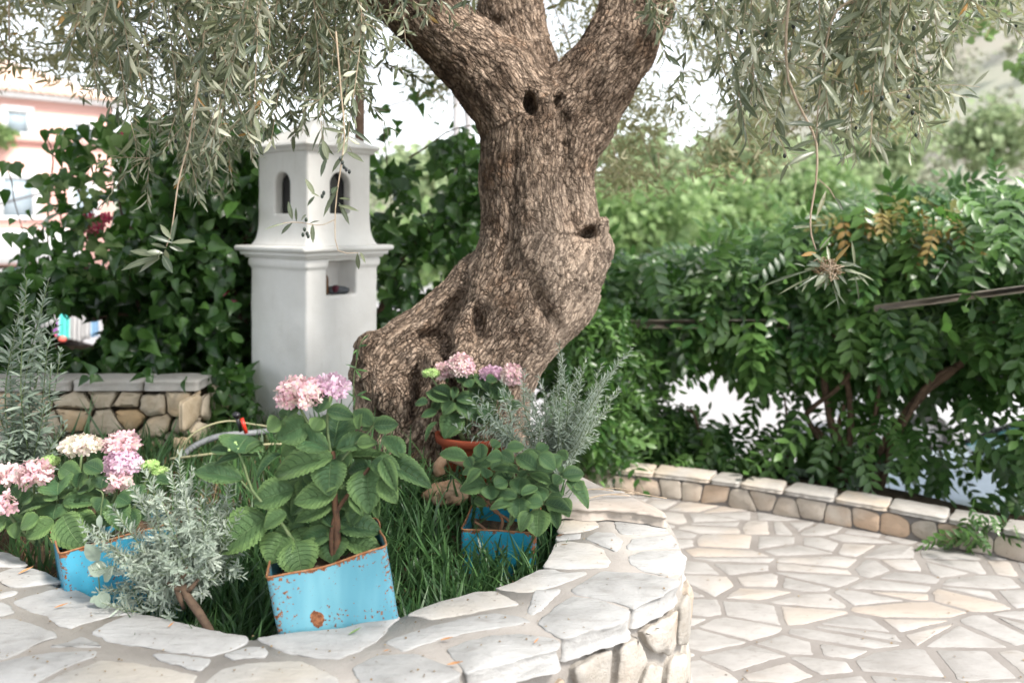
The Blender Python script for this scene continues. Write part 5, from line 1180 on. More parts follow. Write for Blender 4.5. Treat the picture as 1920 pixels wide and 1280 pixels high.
# 3 bush at the right of the pot
l3 = thing('lavender_bush', 'loose grey lavender bush leaning over the path beside the terracotta pot', 'lavender', (P(1030, 900, 2.75)[0], 2.75, .55))
mb = MB()
tl = [(1048, 645), (1098, 672), (1085, 690), (1165, 668), (1150, 700), (1150, 740), (1143, 765), (1120, 720), (1060, 720), (1010, 705), (985, 730), (940, 715), (945, 760), (935, 800), (1000, 745), (1035, 735), (1070, 745), (1095, 760), (1110, 790), (1080, 800), (1050, 790), (1015, 790), (985, 790), (965, 830), (1000, 840), (1040, 835), (1075, 840), (1120, 820), (1020, 860), (1060, 860), (1125, 745), (1080, 715), (1020, 740), (970, 750), (1135, 780)]
for t in tl + [(a + U(-30, 30), b + U(-20, 30)) for a, b in tl]:
    tp = P(t[0], t[1], 2.72 + U(-.16, .16)); st_ = P(U(1000, 1055), U(850, 910), 2.75); p = grow(st_, tp, 10, .05, (0, 0, 0)); shoot(mb, p, .029, .0105, LVT, rad=.0015, up=.7)
for t in [(885, 750), (870, 780), (855, 800), (905, 790), (925, 790), (895, 740), (940, 735), (900, 800)]:
    tp = P(t[0], t[1], 2.62 + U(-.04, .04)); p = grow(P(960, 830, 2.7), tp, 9, .05, (0, 0, 0)); shoot(mb, p, .032, .014, LVT, rad=.0015, up=.5, wf=1.2)
mb.build('foliage', [M['lav'], M['stem']], l3)

# ------------------------------------------------------------------ grass
GB = []
for bend in (.25, .6, 1.0, 1.5):
    t = np.linspace(0, 1, 7); a = bend * t ** 1.2; y = np.cumsum(np.concatenate([[0], np.cos((a[1:] + a[:-1]) / 2) / 6])); x = np.cumsum(np.concatenate([[0], np.sin((a[1:] + a[:-1]) / 2) / 6])); w = np.interp(t, [0, .15, .6, 1], [.5, 1, .85, .03])
    v = []; co = []
    for k in range(7):
        for s_ in (-1, 0, 1): v.append((s_ * w[k], x[k] - abs(s_) * .0, y[k])); co.append((s_, t[k], 0))
    f = [(3 * k + c, 3 * k + c + 1, 3 * k + c + 4, 3 * k + c + 3) for k in range(6) for c in (0, 1)]; GB.append((np.array(v), np.array(f), np.array(co)))
def blades(mb, xy, H, Wd, mat, bends=(0, 1, 2, 3), lean=.25, sink=.01, vol=None):
    n = len(xy); z0 = soil_z(xy[:, 0], xy[:, 1]) - sink; k = rng.integers(0, len(bends), n)
    for q_, b in enumerate(bends):
        m = k == q_; c = m.sum()
        if not c: continue
        yaw = U(0, 2 * np.pi, c); cs, sn = np.cos(yaw), np.sin(yaw); h = H * U(.45, 1.15, c); w = Wd * U(.7, 1.3, c) * .5; lx, ly = lean * rng.normal(size=(2, c))
        Fm = np.zeros((c, 3, 3)); Fm[:, 0, 0] = cs * w; Fm[:, 1, 0] = sn * w; Fm[:, 0, 1] = -sn * h; Fm[:, 1, 1] = cs * h; Fm[:, 0, 2] = lx * h; Fm[:, 1, 2] = ly * h; Fm[:, 2, 2] = h
        mb.scatter(GB[b], Fm, np.column_stack([xy[m], z0[m]]), rng.random(c), mat)
def inring(xy): return inpoly(xy, INNP)
INNP = np.vstack([INN, [(-9, 3.6), (-9, 6.2), (-.2, 6.2)]])
def gscatter(n, x0, x1, y0, y1, f=None):
    xy = np.stack([U(x0, x1, n), U(y0, y1, n)], 1); xy = xy[inring(xy)]
    d = np.min(np.linalg.norm(xy[:, None] - INN[None, ::4], axis=2), 1) if len(xy) else np.zeros(0); xy = xy[d > .012]
    if f is not None: xy = xy[f(xy)]
    return xy
tinb = lambda xy: ~((abs(xy[:, 0] - cA[0]) < wA / 2 + .01) & (abs(xy[:, 1] - cA[1]) < wA / 2 + .01)) & (np.hypot(xy[:, 0] - cC[0], xy[:, 1] - cC[1]) > .13) & (np.hypot(xy[:, 0] - cB[0], xy[:, 1] - cB[1]) > .15) & (np.hypot(xy[:, 0] + .25, xy[:, 1] - TY) > .30)
mb = MB()
xy = gscatter(9000, -2.6, .2, 1.8, 4.9, tinb); dens = np.clip(.5 + .7 * vnoise(np.column_stack([xy * 3, 0 * xy[:, 0]]), 3), .12, 1); xy = xy[rng.random(len(xy)) < dens]; blades(mb, xy, .17, .0075, 0)
xy = gscatter(5200, -.95, .16, 1.8, 2.75, tinb); blades(mb, xy, .19, .009, 0, (1, 2, 3), .35)
xy = gscatter(700, -1.3, .1, 1.8, 2.2, tinb); xy = xy[np.min(np.linalg.norm(xy[:, None] - INN[None, ::4], axis=2), 1) < .12]; blades(mb, xy, .17, .007, 0, (1, 2, 3), .4)
xy = gscatter(2500, -1.8, -.2, 3.0, 4.2, tinb); blades(mb, xy, .15, .007, 0)
xy = gscatter(300, -2.2, -.2, 2.3, 3.6, tinb); blades(mb, xy, .28, .012, 0, (0, 1, 2), .3)
xy = gscatter(2600, -2.4, .15, 1.8, 4.6, tinb); blades(mb, xy, .10, .005, 1, (1, 2, 3), .7)
tag(mb.build('grass', [M['grass'], M['straw']]), 'long dark green grass with dry straw filling the planter bed', 'grass', kind='stuff')
# low round-leaved ground cover
mb = MB(); xy = gscatter(1300, -.75, .15, 1.85, 3.0, tinb); n = len(xy); pos = np.column_stack([xy, soil_z(xy[:, 0], xy[:, 1]) + U(.01, .05, n)])
RND = strip_leaf(4, lambda t: np.interp(t, [0, .2, .5, .8, 1], [.05, .38, .46, .34, .04]), .2, .1)
Fm = frames(rng.normal(size=(n, 3)) * [1, 1, .2], np.array([0, -.3, 1]) + .3 * rng.normal(size=(n, 3))) * U(.012, .026, n)[:, None, None]; mb.scatter(RND, Fm, pos, rng.random(n)); tag(mb.build('ground_cover', M['grass']), 'small round leaved weeds between the grass', 'weeds', kind='stuff')

# ------------------------------------------------------------------ hoses, sprinkler, small things
mb = MB(); p = spline([P(330, 868, 3.45), P(362, 838, 3.5), P(410, 818, 3.55), (P(470, 812, 3.6)), P(520, 806, 3.7), P(600, 800, 3.85), P(660, 806, 3.9)], 40); addtube(mb, p, .013, 12)
tag(mb.build('garden_hose', M['hose'], loc=p[0]), 'thick grey hose curving through the grass left of the front hydrangea', 'hose')
mb = MB(); p = spline([P(318, 880, 3.40), P(350, 825, 3.45), P(385, 800, 3.5), P(430, 789, 3.55), P(480, 796, 3.65), P(560, 806, 3.7), P(640, 812, 3.75)], 40); addtube(mb, p, .0038, 10)
tag(mb.build('garden_hose', M['hosey'], loc=p[0]), 'thin yellow hose arching over the thick grey one', 'hose')
mb = MB(); p = spline([P(318, 860, 3.25), P(400, 850, 3.25), P(500, 833, 3.28), P(555, 834, 3.3), P(620, 836, 3.3)], 30); addtube(mb, p, .005, 10)
tag(mb.build('garden_hose', M['hosey'], loc=p[0]), 'cream hose lying low in the grass behind the front hydrangea', 'hose')
sp = thing('sprinkler', 'small black headed sprinkler on a red stake in the grass by the hoses', 'sprinkler', P(458, 815, 3.5))
mb = MB(); addtube(mb, [P(453, 784, 3.5), P(462, 812, 3.5)], .008, 10); mb.build('stake', M['redplastic'], sp)
mb = MB(); addtube(mb, [P(444, 782, 3.5), P(452, 808, 3.51)], .0075, 10); lump(mb, P(443, 778, 3.49), (.017, .014, .013), 3, .1, 10); mb.build('sprinkler_head', M['blackplastic'], sp)
mb = MB()  # climbing weed on the trunk's left side
v, f = tube(path([(668, 800, 2.98), (663, 730, 2.95), (666, 690, 2.95), (678, 640, 2.95), (690, 628, 2.97)]), .0014, 5); mb.add(v, f, 1)
for b, t, w in [((670, 655), (662, 662), 5), ((672, 650), (686, 645), 6), ((670, 655), (668, 675), 5), ((668, 690), (650, 682), 6), ((668, 692), (688, 694), 6), ((667, 693), (676, 706), 6), ((670, 740), (694, 748), 7), ((668, 742), (684, 732), 7), ((667, 745), (662, 760), 6), ((680, 640), (688, 628), 5), ((666, 745), (652, 735), 6)]: manual_leaf(mb, (*b, 2.95), (*t, 2.93), w, T=LVT)
tag(mb.build('climbing_weed', [M['grass'], M['stem']], loc=P(665, 800, 2.95)), 'thin weed climbing the left edge of the olive trunk', 'weed')
mb = MB()
v, f = tube(path([(188, 1120, 2.0), (184, 1060, 2.02), (186, 1000, 2.04), (190, 950, 2.05), (193, 925, 2.05), (180, 916, 2.06)]), .0016, 5); mb.add(v, f, 1)
for b, t, w in [((187, 965), (187, 990), 12), ((186, 1050), (160, 1020), 26), ((200, 1070), (165, 1062), 30), ((196, 1090), (212, 1062), 20), ((190, 1108), (196, 1140), 30), ((185, 1118), (168, 1128), 14)]:
    b3 = P(*b, 1.98); t3 = P(*t, 1.97); d = t3 - b3; L = np.linalg.norm(d); Fm = frames(d[None], np.array([[0, -.8, .6]])) * L; Fm[:, :, 0] *= (w / F * 1.98) / (.92 * L); mb.scatter(RND, Fm, b3[None], np.array([.7]))
tag(mb.build('bindweed', [M['lavdark'], M['stem']], loc=P(188, 1120, 2.0)), 'thin bindweed with round pale leaves climbing in front of the far left tin', 'weed')
# dry leaves on the coping
DL = strip_leaf(5, lambda t: np.interp(t, [0, .3, .6, 1], [.01, .10, .09, .01]), .8, -.25)
def dry(px, py, L, yaw, label, T=DL, mat='dry', wf=1.0, z0=CZ):
    b = onz(px, py, z0 + .003); mb = MB(); d = np.array([[math.cos(yaw), math.sin(yaw), 0.02]]); Fm = frames(d, np.array([[.3 * math.sin(yaw), -.3, 1]])) * L; Fm[:, :, 0] *= wf
    mb.scatter(T, Fm, np.array([[b[0], b[1], z0 + .004]]) - d * L / 2, np.array([.5])); v = mb.v[0]; v[:, 2] += (z0 + .0045) - v[:, 2].min(); tag(mb.build('fallen_leaf', M[mat], loc=(b[0], b[1], z0)), label, 'leaf', 'leaves fallen on the coping')
dry(115, 1138, .030, .35, 'narrow brown leaf on the coping near the left edge, beside a mortar joint'); dry(320, 1173, .018, 1.2, 'short curled tan leaf on the coping below the woody lavender stump')
dry(48, 1072, .036, .9, 'long straw coloured leaf on the leftmost coping stone'); dry(838, 1200, .028, .05, 'orange brown leaf on the mortar above the nearest big coping stone')
dry(853, 1247, .034, -.05, 'longest orange leaf at the front corner of the coping'); dry(725, 1221, .016, .1, 'tiny tan leaf on the mortar left of the orange leaves'); dry(1005, 1203, .018, 1.0, 'small brown leaf on the big stone at the front rim')
dry(1051, 1005, .020, .2, 'dark brown leaf by the grass at the right inner rim', mat='brownstem', wf=1.8); dry(1058, 1023, .022, -.4, 'curled green brown leaf just below the dark leaf at the right inner rim', mat='straw', wf=1.2)
dry(665, 1186, .030, .7, 'pale green leaf blade lying in front of the front tin', mat='bush')
mb = MB(); n = 420; px, py = U(0, 1290, n), U(1000, 1290, n); q_ = np.array([onz(x, y, CZ) for x, y in zip(px, py)]); ringm = inpoly(q_, np.vstack([OUT, INN[::-1]])); q_ = q_[ringm]; n = len(q_)
Fm = frames(rng.normal(size=(n, 3)) * [1, 1, .1], np.array([0, 0, 1.]) + .2 * rng.normal(size=(n, 3))) * U(.0015, .006, n)[:, None, None]; mb.scatter(RND, Fm, np.column_stack([q_, np.full(n, CZ + .0028)]), rng.random(n)); tag(mb.build('debris', M['straw']), 'tiny leaf crumbs and grit scattered over the coping', 'debris', kind='stuff')
mb = MB(); n = 420; q_ = np.stack([U(.45, 4.0, n), U(1.9, 4.9, n)], 1); q_ = q_[q_[:, 1] < path_edge(q_[:, 0]) - .02]; n = len(q_)
Fm = frames(rng.normal(size=(n, 3)) * [1, 1, .1], np.array([0, 0, 1.]) + .2 * rng.normal(size=(n, 3))) * U(.003, .010, n)[:, None, None]; mb.scatter(RND, Fm, np.column_stack([q_, np.full(n, .006)]), rng.random(n)); tag(mb.build('leaf_litter', M['straw']), 'small dry leaf bits scattered over the paving', 'litter', kind='stuff')
# dry twigs on the ledge slab
for k, (a, b_) in enumerate([((1110, 918), (1200, 925)), ((1090, 938), (1180, 930)), ((1130, 928), (1250, 935)), ((1075, 925), (1150, 921))]):
    A_ = onz(*a, .692); B_ = onz(*b_, .692); mb = MB(); p = spline([(A_[0], A_[1], .693), ((A_[0] + B_[0]) / 2, (A_[1] + B_[1]) / 2 + .01, .70), (B_[0], B_[1], .694)], 8); addtube(mb, p, .0018, 6)
    tag(mb.build('dry_twig', M['twigbark'], loc=p[0]), ['longest dry twig along the back of the raised ledge slab', 'dry twig at the middle of the raised ledge slab', 'dry twig reaching the right end of the raised ledge slab', 'shortest dry twig at the left of the raised ledge slab'][k], 'twig', 'dry twigs on the ledge slab')

# ------------------------------------------------------------------ climbing plants and hedge
def heart_T():
    out = []
    t = np.linspace(0, 1, 7); w = np.interp(t, [0, .08, .25, .5, .8, 1], [.18, .40, .50, .40, .15, .01]); v = []; co = []
    for k in range(7):
        for s_ in (-1, 0, 1): v.append((s_ * w[k], t[k] - (.06 if (k == 0 and s_) else 0), -.25 * t[k] ** 2 + abs(s_) * w[k] * .28)); co.append((s_, t[k], 0))
    f = [(3 * k + c, 3 * k + c + 1, 3 * k + c + 4, 3 * k + c + 3) for k in range(6) for c in (0, 1)]; return np.array(v), np.array(f), np.array(co)
HEA = heart_T()
def pinnate_T(n=5, droop=.5):
    v = []; f = []; co = []
    lf = strip_leaf(3, lambda t: np.interp(t, [0, .35, .7, 1], [.03, .24, .2, .02]), .2, .15)
    for k in range(n + 1):
        y = .22 + .72 * k / n; z = -droop * y * y
        for sg in ((-1, 1) if k < n else (0,)):
            a = sg * (1.05 - .3 * k / n); ca, sa = math.cos(a), math.sin(a); L = .36 * (1 - .25 * abs(k / n - .45)); q = lf[0] * L
            x2 = q[:, 0] * ca + q[:, 1] * sa; y2 = -q[:, 0] * sa + q[:, 1] * ca; m = len(v)
            vv = np.stack([x2, y2 + y, q[:, 2] + z - .12 * abs(x2)], 1); f += [tuple(m + i for i in qq) for qq in lf[1]]; v += list(map(tuple, vv)); co += list(map(tuple, lf[2]))
    m = len(v); v += [(-.008, 0, 0), (.008, 0, 0), (.008, .95, -droop * .9), (-.008, .95, -droop * .9)]; co += [(1, 0, 0)] * 4; f += [(m, m + 1, m + 2, m + 3)]
    return np.array(v), np.array(f), np.array(co, float)
PIN = [pinnate_T(4, .35), pinnate_T(4, .8), pinnate_T(3, .5)]
def mass(mb, n, boxp, fmask, L, T, mat=0, down=.6, nh=(0, -.7, .7), nsp=.6, rnd=None):
    """n leaves in a volume given by picture extent and depth range, density fmask(px,py,Y)"""
    x0, x1, y0, y1, Y0, Y1 = boxp; px, py, Y = U(x0, x1, n), U(y0, y1, n), U(Y0, Y1, n); k = rng.random(n) < fmask(px, py, Y); px, py, Y = px[k], py[k], Y[k]; n = len(px)
    if n == 0: return
    pos = np.stack([(px - 960) / F * Y, Y, CAMZ - (py - HY) / F * Y], 1); d = nrm(np.array([0, -.25, -down]) + .75 * rng.normal(size=(n, 3))); Fm = frames(d, np.asarray(nh) + nsp * rng.normal(size=(n, 3))) * (L * U(.5, 1.25, n))[:, None, None]; Fm[:, :, 2] *= U(.3, 3.0, n)[:, None]; Fm[:, :, 0] *= U(.75, 1.1, n)[:, None]
    mb.scatter(T, Fm, pos, rng.random(n) if rnd is None else rnd(pos), mat)
def n2(px, py, s, k=0): return vnoise(np.stack([px / s, py / s, np.full(len(px), k * 7.7)], 1), 3)
def poly_mask(poly, soft=None):
    P_ = np.array(poly, float); return lambda px, py: inpoly(np.stack([px, py], 1), P_)
# left climber
vn = thing('climbing_shrub', 'large heart leaved climber with magenta blossoms rambling behind the rubble wall', 'climber', (-2.2, 4.7, .5))
pm = poly_mask([(-120, 470), (20, 520), (60, 420), (95, 300), (80, 245), (150, 235), (230, 215), (330, 230), (500, 240), (560, 300), (560, 760), (-120, 720)])
lace = lambda px, py: np.where((px < 250) & (py < 500), .30 + .45 * n2(px, py, 34, 2), 1.0)
hole = lambda px, py: 1 - (((px - 140) / 62) ** 2 + ((py - 617) / 46) ** 2 < 1)
hole2 = lambda px, py: ((px > 50) | (py > 560) | (py < 420))
mb = MB()
mass(mb, 420, (60, 260, 220, 520, 4.15, 4.5), lambda x, y, Y: pm(x, y) * np.clip(.3 + .8 * n2(x, y, 40, 12), 0, 1), .07, HEA, 1)  # brighter leaf colour paints sunlight onto the climber's upper left
mass(mb, 9000, (-120, 560, 210, 745, 4.15, 4.7), lambda x, y, Y: pm(x, y) * np.clip(lace(x, y), 0, 1) * hole(x, y) * .60 * np.clip(.45 + 1.3 * n2(x, y, 60, 1) + .5 * (x < 250), .06, 1) * ((x < 440) | (Y > 4.5)), .078, HEA)
mass(mb, 6500, (230, 560, 240, 790, 5.5, 6.3), lambda x, y, Y: pm(x, y) * .9, .11, HEA)
mass(mb, 9000, (-120, 560, 210, 790, 4.7, 5.6), lambda x, y, Y: pm(x, y) * ((x > 250) | (y > 500)) * hole(x, y) * (1 - .93 * (((x - 140) / 50) ** 2 + ((y - 617) / 40) ** 2 < 1)), .095, HEA)
mass(mb, 900, (-120, 130, 480, 720, 4.0, 4.4), lambda x, y, Y: hole(x, y) * (y > 520 - x * .3) * .8, .075, HEA)
mass(mb, 300, (90, 380, 690, 745, 3.62, 3.8), lambda x, y, Y: np.clip(.1 + n2(x, y, 40, 5), 0, 1) * (y < 715 + 25 * n2(x, y, 60, 9)), .06, HEA)
mass(mb, 260, (370, 475, 690, 790, 3.9, 4.3), lambda x, y, Y: .8 + 0 * x, .065, HEA)
pr = poly_mask([(690, 250), (720, 225), (745, 290), (800, 330), (820, 265), (870, 250), (925, 300), (925, 560), (860, 600), (780, 600), (700, 640), (700, 500)])
mass(mb, 3800, (685, 930, 225, 640, 4.5, 5.4), lambda x, y, Y: pr(x, y) * np.clip(.50 + .9 * n2(x, y, 42, 7), .0, 1), .078, HEA)
mass(mb, 110, (690, 900, 150, 300, 4.6, 5.0), lambda x, y, Y: np.clip(n2(x, y, 30, 8) + .25, 0, 1), .06, HEA)
mass(mb, 220, (-60, 110, 300, 520, 4.2, 4.6), lambda x, y, Y: np.clip(.15 + .5 * n2(x, y, 38, 4), 0, 1), .07, HEA)
vn_f = mb; mb.build('foliage', [M['vine'], M['bush']], vn)
mb = MB()
for pts, r in [([(440, 760), (455, 600), (400, 480), (420, 330)], .03), ([(480, 420), (430, 500), (380, 560)], .022), ([(465, 560), (440, 640), (450, 760)], .025), ([(240, 760), (260, 560), (180, 420), (110, 260)], .012), ([(300, 760), (330, 560), (230, 400), (235, 260)], .010), ([(100, 250), (150, 245), (240, 255)], .008), ([(120, 560), (90, 420), (100, 300), (85, 250)], .006),
              ([(10, 320), (30, 380), (48, 440)], .004), ([(85, 330), (110, 390), (130, 500)], .006), ([(700, 620), (760, 480), (840, 400), (900, 320)], .018), ([(770, 300), (830, 250), (880, 235)], .006), ([(720, 230), (725, 300), (735, 380)], .004), ([(690, 205), (770, 215), (860, 260)], .003), ([(170, 600), (240, 590), (290, 640)], .012)]:
    p = spline([P(x, y, 4.75 + .1 * i) for i, (x, y) in enumerate(pts)], 14); p = p + .02 * np.stack([fbm(p * 5, 2, k) for k in (1, 2, 3)], 1); mb = MB(); addtube(mb, p, np.linspace(r, r * .6, len(p)), 7); mb.build('stem', [M['vinebark']], vn)
mb = MB()
for (x, y, n, s) in [(175, 418, 26, 24), (150, 425, 10, 14), (245, 258, 5, 6), (228, 256, 3, 4), (200, 410, 8, 10), (438, 570, 8, 8), (420, 545, 4, 6), (160, 508, 2, 3)]:
    q_ = np.array([P(x + rng.normal() * s * .5, y + rng.normal() * s * .35, 4.5 + U(-.1, .1)) for _ in range(n)]); Fm = frames(rng.normal(size=(n, 3)), np.array([0, -1, .3]) + .7 * rng.normal(size=(n, 3))) * .022; mb.scatter(FLO, Fm, q_, rng.random(n))
mb.build('blossom', [M['pet_bright']], vn)

# hedge of pinnate leaves on the right
hg = thing('wisteria_hedge', 'dark wisteria hedge trained along the low path wall with gaps to the bright road', 'hedge', (1.9, 4.9, .1))
top = lambda x: np.interp(x, [1060, 1110, 1180, 1300, 1420, 1500, 1600, 1700, 1800, 1920, 2100], [490, 490, 450, 465, 435, 390, 358, 352, 348, 342, 330])
def depth_off(px): return np.interp(px, [1000, 1200, 1500, 1920, 2150], [.35, .25, 0, -.62, -1.0])
gaps = [(1325, 700, 98, 70, 1), (1290, 745, 66, 34, 1), (1370, 740, 50, 40, 1), (1690, 900, 40, 30, 1), (1262, 690, 40, 22, .8), (1450, 770, 48, 28, .72), (1400, 820, 48, 26, .55), (1220, 655, 46, 22, .6), (1330, 645, 70, 16, .6), (1180, 640, 30, 22, .4), (1640, 730, 60, 45, .5), (1530, 710, 20, 35, .5), (1870, 760, 40, 26, .85), (1900, 720, 44, 24, .7), (1800, 800, 60, 22, .7), (1700, 800, 70, 28, .55), (1840, 690, 50, 28, .5), (1685, 905, 62, 46, 1), (1722, 895, 34, 44, .95), (1790, 925, 52, 28, .6), (1900, 960, 32, 20, .7), (1500, 860, 22, 20, .5), (1200, 862, 40, 12, .6), (1255, 860, 30, 10, .6), (1800, 880, 60, 22, .35), (1620, 830, 60, 30, .4), (1560, 650, 180, 14, .3), (1750, 650, 100, 20, .35), (1870, 620, 60, 16, .3)]
def hmask(px, py, Y):
    d = np.ones(len(px)) * np.clip((py - top(px)) / 22 + .25 + .5 * n2(px, py, 30, 3), 0, 1)
    for cx, cy, rx, ry, s_ in gaps:
        q_ = ((px - cx) / (rx + 6)) ** 2 + ((py - cy) / (ry + 5)) ** 2 + .6 * n2(px, py, 20, 6); d = d * (1 - min(1, s_ * 1.1) * sstep(1.3, .95, q_))
    rl = np.exp(-((py - (578 - (px - 1640) * .131)) / 13) ** 2) * (px > 1620); d = d * (1 - .93 * rl * (Y < 4.95 + depth_off(px))); low = sstep(600, 700, py); d = d * (1 - low * .30 * (.5 + .9 * n2(px, py, 24, 11)).clip(0, 1)); return np.clip(d, 0, 1)
yng = lambda px, py: (.9 * np.exp(-((px - 1690) / 120) ** 2 - ((py - 400) / 55) ** 2) * (n2(px, py, 26, 2) > .05)) 
mb = MB()
def hmass(n, y0, y1, D0, D1, L, bias=1.0, mat=0, extra=None, clumpy=True):
    px, py = U(1040, 2150, n), U(y0, y1, n); dd = U(D0, D1, n); Y = 4.95 + depth_off(px) + dd; cl_ = np.clip(.55 + 1.5 * n2(px, py, 55, 21) + .5 * n2(px, py, 22, 22) + 1.1 * (dd - D0) / (D1 - D0) * (D0 >= 0), 0, 1) if clumpy else 1.0; k = rng.random(n) < hmask(px, py, Y) * bias * cl_ * (extra(px, py) if extra is not None else 1); px, py, Y = px[k], py[k], Y[k]; n = len(px)
    pos = np.stack([(px - 960) / F * Y, Y, CAMZ - (py - HY) / F * Y], 1)
    for q_ in range(3):
        m = rng.integers(0, 3, n) == q_; c = m.sum(); d = nrm(np.array([0, -.55, -.75]) + .6 * rng.normal(size=(c, 3))); Fm = frames(d, np.array([0, -.8, .7]) + .3 * rng.normal(size=(c, 3))) * (L * U(.7, 1.25, c))[:, None, None]; mb.scatter(PIN[q_], Fm, pos[m], rng.random(c), mat)
hmass(2100, 290, 650, -.25, .15, .25)
hmass(2600, 290, 680, .20, .9, .28)
hmass(2600, 340, 650, .9, 2.2, .32, clumpy=False)
hmass(1900, 600, 960, -.20, .30, .21, 1.0)
hmass(2000, 620, 930, .3, .8, .22, .95, extra=lambda x, y: np.where(x < 1220, 1.0, .5))
hmass(1400, 330, 480, -.3, -.05, .15, 1, 1, yng)
hmass(500, 850, 940, -.2, .1, .14, .8, extra=lambda x, y: (x < 1500) * 1.0)
mass(mb, 60, (1780, 1960, 930, 1010, 3.85, 4.05), lambda x, y, Y: (y > 900 + (x - 1600) * .22) * .8, .13, PIN[0])
mass(mb, 700, (1060, 1180, 560, 860, 4.5, 5.2), lambda x, y, Y: .9 + 0 * x, .17, PIN[1])
mass(mb, 1100, (1080, 1300, 760, 870, 5.15, 5.6), lambda x, y, Y: .75 + 0 * x, .15, PIN[1])
mb.build('foliage', [M['hedge'], M['hedge_young']], hg)
mb = MB(); R = random.Random(8)
def hst(pts, r, r2=None, Yb=5.0):
    p = spline([P(x, y, Yb + float(depth_off(x)) + R.uniform(-.05, .05)) for x, y in pts], 18); p = p + .012 * np.stack([fbm(p * 8, 2, k) for k in (1, 2, 3)], 1); mb = MB(); addtube(mb, p, np.linspace(r, r2 or r * .6, len(p)), 8); mb.build('stem', [M['vinebark']], hg)
for pts, r in [([(1610, 925), (1600, 860), (1560, 800), (1545, 700), (1540, 600)], .030), ([(1630, 925), (1660, 840), (1720, 750), (1800, 680), (1880, 590), (1925, 545)], .030), ([(1590, 905), (1560, 850), (1515, 790), (1520, 765), (1580, 720), (1620, 660)], .020), ([(1585, 905), (1595, 820), (1590, 720), (1560, 640), (1600, 580)], .022), ([(1620, 925), (1622, 860), (1640, 780), (1650, 700), (1640, 640)], .014),
              ([(1575, 900), (1560, 840), (1530, 800)], .018), ([(1600, 910), (1570, 870), (1540, 850)], .020), ([(1650, 920), (1680, 820), (1760, 700), (1820, 690)], .020), ([(1475, 880), (1480, 820), (1470, 740)], .010), ([(1325, 872), (1315, 820), (1302, 775), (1290, 770)], .011), ([(1560, 640), (1500, 590), (1420, 600), (1350, 560)], .016), ([(1540, 600), (1600, 560), (1700, 500), (1800, 440)], .015), ([(1605, 915), (1640, 880), (1665, 800)], .024),
              ([(1545, 620), (1560, 580), (1610, 560)], .014), ([(1420, 600), (1400, 560), (1410, 520)], .012), ([(1590, 915), (1585, 860), (1572, 800), (1580, 760)], .016)]: hst(pts, r)
# rail and posts of the frame the hedge grows on
fr_ = thing('trellis_rail', 'pale metal trellis rail running through the wisteria hedge', 'rail', (1.9, 5.0, 0))
mb = MB(); A_ = P(1640, 578, 4.50); B_ = P(2120, 515, 3.82)
def beam(mb, A, B, h, t):
    d = nrm(B - A); s_ = np.cross(d, [0, 0, 1]); s_ = nrm(s_); R_ = np.stack([d, s_, np.cross(s_, d) * -1 if False else np.array([0, 0, 1])], 1); box(mb, (A + B) / 2, (np.linalg.norm(B - A), t, h), R_, bev=.004)
beam(mb, A_, B_, .034, .03); mb.build('rail', M['railpaint'], fr_)
mb = MB(); beam(mb, P(1150, 607, 5.1), P(1480, 607, 4.8), .05, .03); mb.build('rail', M['railpaint'], fr_)
for (x, Yp) in ((1080, 5.4), (2100, 4.5)):
    q_ = P(x, 500, Yp); mb = MB(); box(mb, (q_[0], q_[1], .55), (.06, .06, 1.15), bev=.004); mb.build('post', M['vinebark'], fr_)

# ------------------------------------------------------------------ wooden pole behind the shrine, wires
q_ = P(672, 300, 4.9); mb = MB(); addtube(mb, [(q_[0], q_[1], .4), (q_[0] + .01, q_[1], 2.9)], .028, 12); tag(mb.build('wooden_pole', M['wood'], loc=(q_[0], q_[1], .5)), 'slim reddish brown wooden pole rising directly behind the shrine', 'pole')
for (x0, x1, lab) in ((640, 655, 'thin leaning pole between the shrine and the olive trunk'), (850, 862, 'thin leaning pole just left of the olive trunk')):
    a = P(x0 + 215 if x0 < 700 else x0 + 30, 262, 9.0); b = P(x1 + 200 if x0 < 700 else x1 + 10, 160, 9.0); mb = MB(); d = (b - a); addtube(mb, [a - d * 4.5, b + d * .2], .034, 8); tag(mb.build('leaning_pole', M['metal'], loc=a - d * 4.5), lab, 'pole')
for k, (a, b, lab) in enumerate([((560, 112), (900, 121), 'upper cable crossing the sky right of the shrine'), ((560, 232), (900, 142), 'lower sloping cable crossing the sky right of the shrine')]):
    A_ = P(*a, 14); B_ = P(*b, 14); A_ = A_ + (A_ - B_) * 2; B_ = B_ + (B_ - A_) * .6; mb = MB(); addtube(mb, [A_, (A_ + B_) / 2 - [0, 0, .1], B_], .022, 6); tag(mb.build('cable', M['metal'], loc=A_), lab, 'cable')

